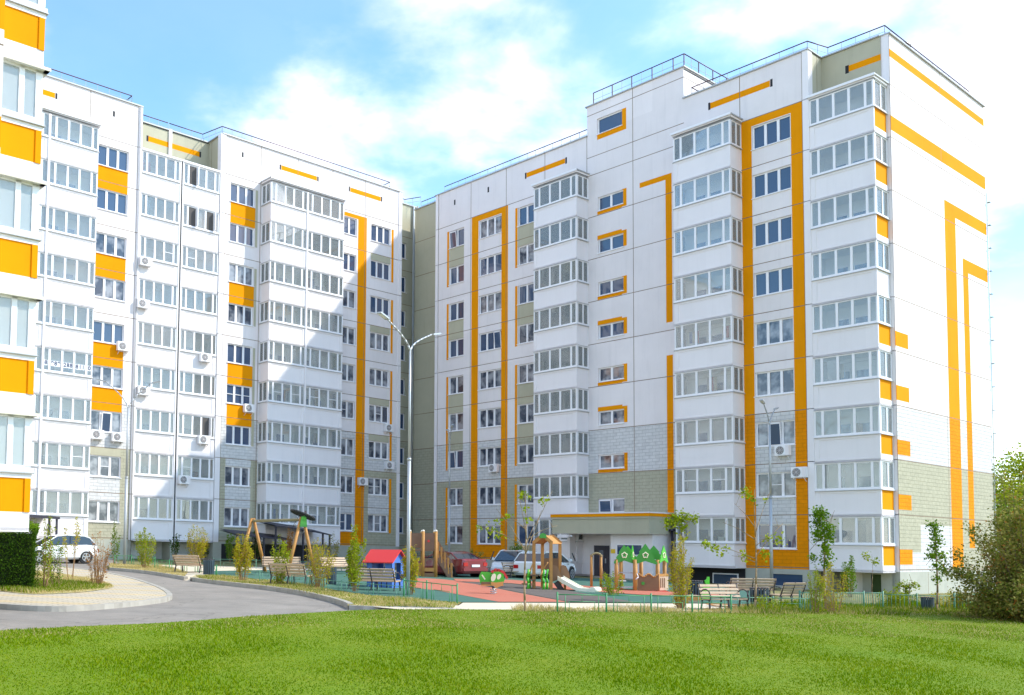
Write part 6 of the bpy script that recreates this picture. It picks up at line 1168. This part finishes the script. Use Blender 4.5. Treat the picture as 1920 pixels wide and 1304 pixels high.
# ------------------------------------------------------------------ cars
def car_paint(name, col): return mat(name, col, 0.28, 0.0, 0.6, coat=0.8)
car_paint('car_white', (0.78, 0.78, 0.76)); car_paint('car_red', (0.20, 0.008, 0.02)); mat('tyre', (0.02, 0.02, 0.02), 0.8); mat('rim', (0.55, 0.55, 0.56), 0.3, metal=0.8); mat('tail_red', (0.45, 0.01, 0.01), 0.2); mat('car_glass', (0.02, 0.03, 0.04), 0.03, spec=0.9); mat('lamp_clear', (0.7, 0.72, 0.75), 0.1); mat('number_plate', (0.75, 0.75, 0.75), 0.4); mat('trim_black', (0.02, 0.02, 0.02), 0.5)
def car(p, yaw, label, paint, prof, glass, L, W, wb, wr=0.32, group='cars parked in the courtyard', kind='hatch'):
    """+x = front.  prof: body stations (x, z_bottom, z_top, halfwidth); glass: roof line points (x, z)"""
    e = empty('parked_car', p, yaw, label, 'car', group)
    b = MB(); R = []
    for x, zb, zt, hw in prof:
        zm = zb + (zt - zb) * 0.55
        R.append([(x, -hw * 0.86, zb), (x, -hw * 0.99, zb + 0.1), (x, -hw, zm), (x, -hw * 0.95, zt - 0.03), (x, -hw * 0.86, zt), (x, hw * 0.86, zt), (x, hw * 0.95, zt - 0.03), (x, hw, zm), (x, hw * 0.99, zb + 0.1), (x, hw * 0.86, zb)])
    n = len(R[0])
    for a, c in zip(R, R[1:]):
        for i in range(n): j = (i + 1) % n; b.quad([a[i], a[j], c[j], c[i]], paint, True)
    b.quad(R[0][::-1], paint); b.quad(R[-1], paint)
    # roof and pillars
    hb, ht = W / 2 * 0.90, W / 2 * 0.70; zb = glass[0][1]
    def half(z): zt = max(q[1] for q in glass); return hb + (ht - hb) * (z - zb) / (zt - zb)
    body = b.build('body', e)
    gl = MB(); G2 = [[(x, -half(z), z), (x, half(z), z)] for x, z in glass]
    for a, c in zip(G2, G2[1:]):
        roofish = min(a[0][2], c[0][2]) > max(q[1] for q in glass) - 0.13
        gl.quad([a[0], a[1], c[1], c[0]][::1], paint if roofish else 'car_glass', False)
    for s in (0, 1):
        pts = [q[s] for q in G2]; gl.quad(pts if s == 0 else pts[::-1], 'car_glass')
    gl.build('window', e)
    pr = MB(); idx = range(len(glass) - 1)
    for s in (-1, 1):
        for i in idx:
            (x0, z0), (x1, z1) = glass[i], glass[i + 1]; pr.beam((x0, s * (half(z0) + 0.004), z0), (x1, s * (half(z1) + 0.004), z1), 0.03, 0.06, paint)
        xm = (glass[0][0] + glass[-1][0]) / 2 
        for q in (xm - 0.05, glass[-1][0] + 0.75 if kind != 'van' else xm + 0.5): zt = max(q_[1] for q_ in glass) - 0.06; pr.beam((q, s * (hb + 0.006), zb), (q - 0.06, s * (half(zt) + 0.006), zt), 0.02, 0.06, 'trim_black')
        pr.beam((glass[-1][0], s * (hb + 0.01), zb), (glass[0][0], s * (hb + 0.01), zb), 0.02, 0.03, 'trim_black')
    pr.build('pillar', e)
    for x in (wb / 2, -wb / 2):
        for s in (-1, 1):
            ar = MB(); ar.bar((x, s * (W / 2 - 0.16), wr + 0.01), (x, s * (W / 2 + 0.003), wr + 0.01), wr + 0.055, 'trim_black', 20); ar.build('wheel_arch', e)
            w = MB(); w.bar((x, s * (W / 2 - 0.16), wr), (x, s * (W / 2 + 0.02), wr), wr, 'tyre', 24); wo = w.build('wheel', e)
            r = MB(); r.bar((x, s * (W / 2 + 0.018), wr), (x, s * (W / 2 + 0.024), wr), wr * 0.66, 'trim_black', 20)
            for k in range(5): a = k * 2 * math.pi / 5 + 0.3; r.beam((x, s * (W / 2 + 0.03), wr), (x + wr * 0.64 * math.cos(a), s * (W / 2 + 0.03), wr + wr * 0.64 * math.sin(a)), 0.07, 0.02, 'rim', up=(0, 1, 0))
            ring = [(x + wr * 0.66 * math.cos(t), s * (W / 2 + 0.026), wr + wr * 0.66 * math.sin(t)) for t in [i * math.pi / 10 for i in range(21)]]; r.tube(ring, 0.02, 'rim', 6); r.build('rim', wo)
    xr, zr = prof[0][0], prof[0][2]
    for s in (-1, 1):
        t = MB(); hw = prof[1][3]; t.box(prof[0][0] - 0.02, prof[0][0] + 0.2, s * hw * 0.62 if s > 0 else -hw * 0.93, s * hw * 0.62 if s < 0 else hw * 0.93, zr - 0.28, zr - 0.1, 'tail_red'); t.build('tail_light', e)
        t = MB(); t.box(prof[-1][0] - 0.25, prof[-1][0] + 0.012, s * hw * 0.55 if s > 0 else -hw * 0.9, s * hw * 0.55 if s < 0 else hw * 0.9, prof[-1][2] - 0.2, prof[-1][2] - 0.05, 'lamp_clear'); t.build('headlight', e)
        t = MB(); mx = glass[-1][0] - 0.35; t.box(mx, mx + 0.12, s * (W / 2 - 0.02) if s > 0 else -W / 2 - 0.16, s * (W / 2 - 0.02) if s < 0 else W / 2 + 0.16, zb + 0.0, zb + 0.14, paint); t.build('wing_mirror', e)
    q = MB(); q.box(xr - 0.035, xr - 0.01, -0.26, 0.26, zr - 0.32, zr - 0.2, 'number_plate'); q.build('number_plate', e)
    q = MB(); q.box(xr - 0.03, xr + 0.3, -W / 2 * 0.9, W / 2 * 0.9, prof[0][1] - 0.02, prof[0][1] + 0.14, 'trim_black' if kind != 'hatch' else paint); q.build('rear_bumper', e)
    for s in (-1, 1):
        for q_ in (-0.25, 0.75):
            d = MB(); d.box(q_, q_ + 0.16, s * (W / 2) - 0.005, s * (W / 2) + 0.012, zb - 0.16, zb - 0.13, 'trim_black'); d.build('door_handle', e)
    return e
HB = [(-2.0, 0.42, 0.86, 0.72), (-1.9, 0.30, 0.98, 0.84), (-1.3, 0.22, 1.0, 0.87), (0, 0.2, 0.97, 0.88), (0.9, 0.22, 0.93, 0.87), (1.5, 0.24, 0.84, 0.85), (1.9, 0.27, 0.70, 0.78), (2.05, 0.36, 0.58, 0.62)]
HG = [(-1.88, 0.97), (-1.55, 1.36), (-1.25, 1.46), (-0.3, 1.50), (0.25, 1.44), (1.15, 0.94)]
car(G(106, 1056) + Vector((0, 0, 0.0)), A_ANG + math.pi, 'white hatchback parked in front of the left block behind the shrubs', 'car_white', HB, HG, 4.1, 1.72, 2.55)
SB = [(-2.2, 0.42, 0.92, 0.70), (-2.1, 0.28, 1.0, 0.82), (-1.5, 0.22, 1.0, 0.86), (0, 0.2, 0.95, 0.87), (1.2, 0.22, 0.9, 0.85), (1.9, 0.26, 0.76, 0.8), (2.15, 0.36, 0.6, 0.64)]
SG = [(-1.75, 0.95), (-1.1, 1.26), (-0.6, 1.34), (0.1, 1.33), (1.0, 0.90)]
red = car(GD(840, 50), rad(125), 'dark red saloon seen from behind, parked behind the play tower stairs', 'car_red', SB, SG, 4.4, 1.75, 2.6)
WB = [(-2.15, 0.42, 0.92, 0.76), (-2.08, 0.3, 1.0, 0.86), (-1.4, 0.26, 1.0, 0.9), (0, 0.25, 0.98, 0.9), (1.2, 0.26, 0.95, 0.88), (1.9, 0.3, 0.86, 0.84), (2.15, 0.4, 0.66, 0.7)]
WG = [(-2.02, 1.0), (-1.72, 1.40), (-1.4, 1.47), (0.0, 1.49), (0.4, 1.42), (1.2, 0.97)]
car(GD(1024, 51), rad(55), 'white estate car parked behind the slide tower', 'car_white', WB, WG, 4.3, 1.82, 2.6, 0.34)
VB = [(-2.2, 0.4, 1.05, 0.82), (-2.1, 0.3, 1.1, 0.88), (0, 0.28, 1.08, 0.9), (1.2, 0.3, 1.08, 0.88), (1.9, 0.34, 0.95, 0.82), (2.1, 0.42, 0.8, 0.7)]
VG2 = [(-2.1, 1.08), (-2.05, 1.8), (-1.8, 1.9), (0.6, 1.9), (0.95, 1.75), (1.6, 1.05)]
car(GD(962, 53), rad(250), 'white car seen end on beside the dense green bush, left of the estate', 'car_white', HB, HG, 4.1, 1.72, 2.55)
# ------------------------------------------------------------------ air conditioners
def plane_hit(B, ang, px, py, v):
    t = Vector((math.cos(ang), math.sin(ang), 0)); n = Vector((t.y, -t.x, 0)); o = B.location
    r = FW + RT * ((px - CAM['cx']) / CAM['f']) - UP * ((py - CAM['cy']) / CAM['f']); eye = Vector((0, 0, EYE)); k = ((o - eye).dot(n) + v) / r.dot(n); return eye + r * k
ACP = None
def aircon(px, py, B, ang, v, label):
    global ACP
    p = plane_hit(B, ang, px, py, v + 0.2)
    if ACP is None:
        e = empty('air_conditioner', (0, 0, 0), 0, label, 'air conditioner', 'outdoor air conditioners on the walls'); b = MB(); b.box(-0.4, 0.4, -0.14, 0.14, -0.28, 0.28, 'pvc'); b.box(0.2, 0.4, -0.143, -0.14, -0.27, 0.27, 'panel_white'); b.build('casing', e)
        f_ = MB(); f_.bar((-0.1, -0.142, 0), (-0.1, -0.15, 0), 0.23, 'trim', 20); f_.bar((-0.1, -0.151, 0), (-0.1, -0.155, 0), 0.20, 'iron', 20)
        for i in range(3): f_.tube([(-0.1 + (0.06 + i * 0.055) * math.cos(t), -0.16, (0.06 + i * 0.055) * math.sin(t)) for t in [j * math.pi / 8 for j in range(17)]], 0.008, 'panel_white', 4)
        for i in range(4): a = i * math.pi / 4; f_.bar((-0.1 - 0.2 * math.cos(a), -0.16, -0.2 * math.sin(a)), (-0.1 + 0.2 * math.cos(a), -0.16, 0.2 * math.sin(a)), 0.006, 'panel_white', 4)
        f_.build('fan_grille', e)
        k = MB()
        k.beam((-0.3, 0.18, -0.3), (0.3, 0.18, -0.3), 0.03, 0.03, 'pvc')
        for x in (-0.28, 0.28): k.beam((x, -0.12, -0.3), (x, 0.2, -0.3), 0.03, 0.03, 'pvc'); k.beam((x, -0.1, -0.3), (x, 0.2, -0.5), 0.025, 0.025, 'pvc')
        k.build('bracket', e); ACP = e
    else:
        e = copy_tree(ACP); e['label'] = label
    e.location = p; e.rotation_euler = (0, 0, ang); return e
for px, py, B, ang, v, l in [
    (273, 491, BA, A_ANG, 0, 'air conditioner on the flush balconies under the sixth floor glazing, upper left'), (268, 570, BA, A_ANG, 0, 'air conditioner on the flush balconies one floor below the upper left one'), (231, 650, BA, A_ANG, 0, 'air conditioner on the orange panel of the left window column'), (385, 671, BA, A_ANG, 0, 'air conditioner on the right flush balcony column at mid height'), (269, 733, BA, A_ANG, 0, 'air conditioner behind the arm of the far left street lamp'), (382, 825, BA, A_ANG, 0, 'air conditioner on the right flush balcony column above the second floor'), (182, 815, BA, A_ANG, 0, 'left one of two air conditioners side by side under a window'), (221, 820, BA, A_ANG, 0, 'right one of two air conditioners side by side under a window'), (345, 900, BA, A_ANG, 0, 'lowest air conditioner at the joint of the two flush balcony columns'), (467, 766, BA, A_ANG, 0, 'air conditioner at the right edge of an orange panel beside the double balcony stack'),
    (729, 803, BA, A_ANG, 0, 'upper air conditioner at the far right edge of the left block'), (730, 873, BA, A_ANG, 0, 'lower air conditioner at the far right edge of the left block'), (680, 903, BA, A_ANG, 0, 'air conditioner at the edge of the tall orange stripe on the left block'),
    (926, 878, BB, B_ANG, 0, 'air conditioner under the third window of the left orange frame on the right block'), (1468, 845, BB, B_ANG, 0, 'air conditioner between the lowest windows of the right orange frame'), (1499, 886, BB, B_ANG, 0, 'air conditioner on the right stripe of the right orange frame')]:
    aircon(px, py, B, ang, v, l)
# ------------------------------------------------------------------ writing: phone number taped in a balcony of the left stack
mat('ink', (0.03, 0.05, 0.12), 0.7); mat('paper', (0.85, 0.86, 0.88), 0.7)
def number_sign():
    x0, x1 = -28.3, -25.25; W = x1 - x0; cuts = [x0] + [x0 + W * t for t in (0.135, 0.385, 0.625, 0.875)] + [x1]; zb = 3 * FH + 1.78
    bal = [o for o in BA.children if o.name.startswith('balcony.') or o.name == 'balcony']; tgt = None
    for o in bal:
        c = o.data.vertices; mnx = min(v.co.x for v in c); mnz = min(v.co.z for v in c); 
        if abs(mnx - x0) < 0.15 and abs(mnz - (3 * FH - 0.14 + 0.0098 * 28)) < 0.4: tgt = o
    for i, tx in enumerate(('8', '989', '288', '811', '0')):
        cx = (cuts[i] + cuts[i + 1]) / 2; wd_ = 0.2 if len(tx) == 1 else 0.56; zz = zb - 0.0098244 * cx
        s = MB(); s.box(cx - wd_ / 2, cx + wd_ / 2, -1.2 + 0.018, -1.2 + 0.022, zz - 0.16, zz + 0.16, 'paper')
        cu = bpy.data.curves.new('t', 'FONT'); cu.body = tx; cu.size = 0.33; cu.offset = 0.012; cu.align_x = 'CENTER'; cu.align_y = 'CENTER'; cu.space_character = 1.15; to = bpy.data.objects.new('t', cu); COL.objects.link(to); bpy.context.view_layer.update()
        me = to.to_mesh(); base = len(s.v); k = s.mi('ink')
        s.v += [(cx + v.co.x, -1.2 + 0.015, zz + v.co.y) for v in me.vertices]
        for p in me.polygons: s.f.append(tuple(base + j for j in p.vertices)); s.m.append(k); s.sm.append(False)
        to.to_mesh_clear(); bpy.data.objects.remove(to); bpy.data.curves.remove(cu); s.build('number_sign', tgt)
number_sign()
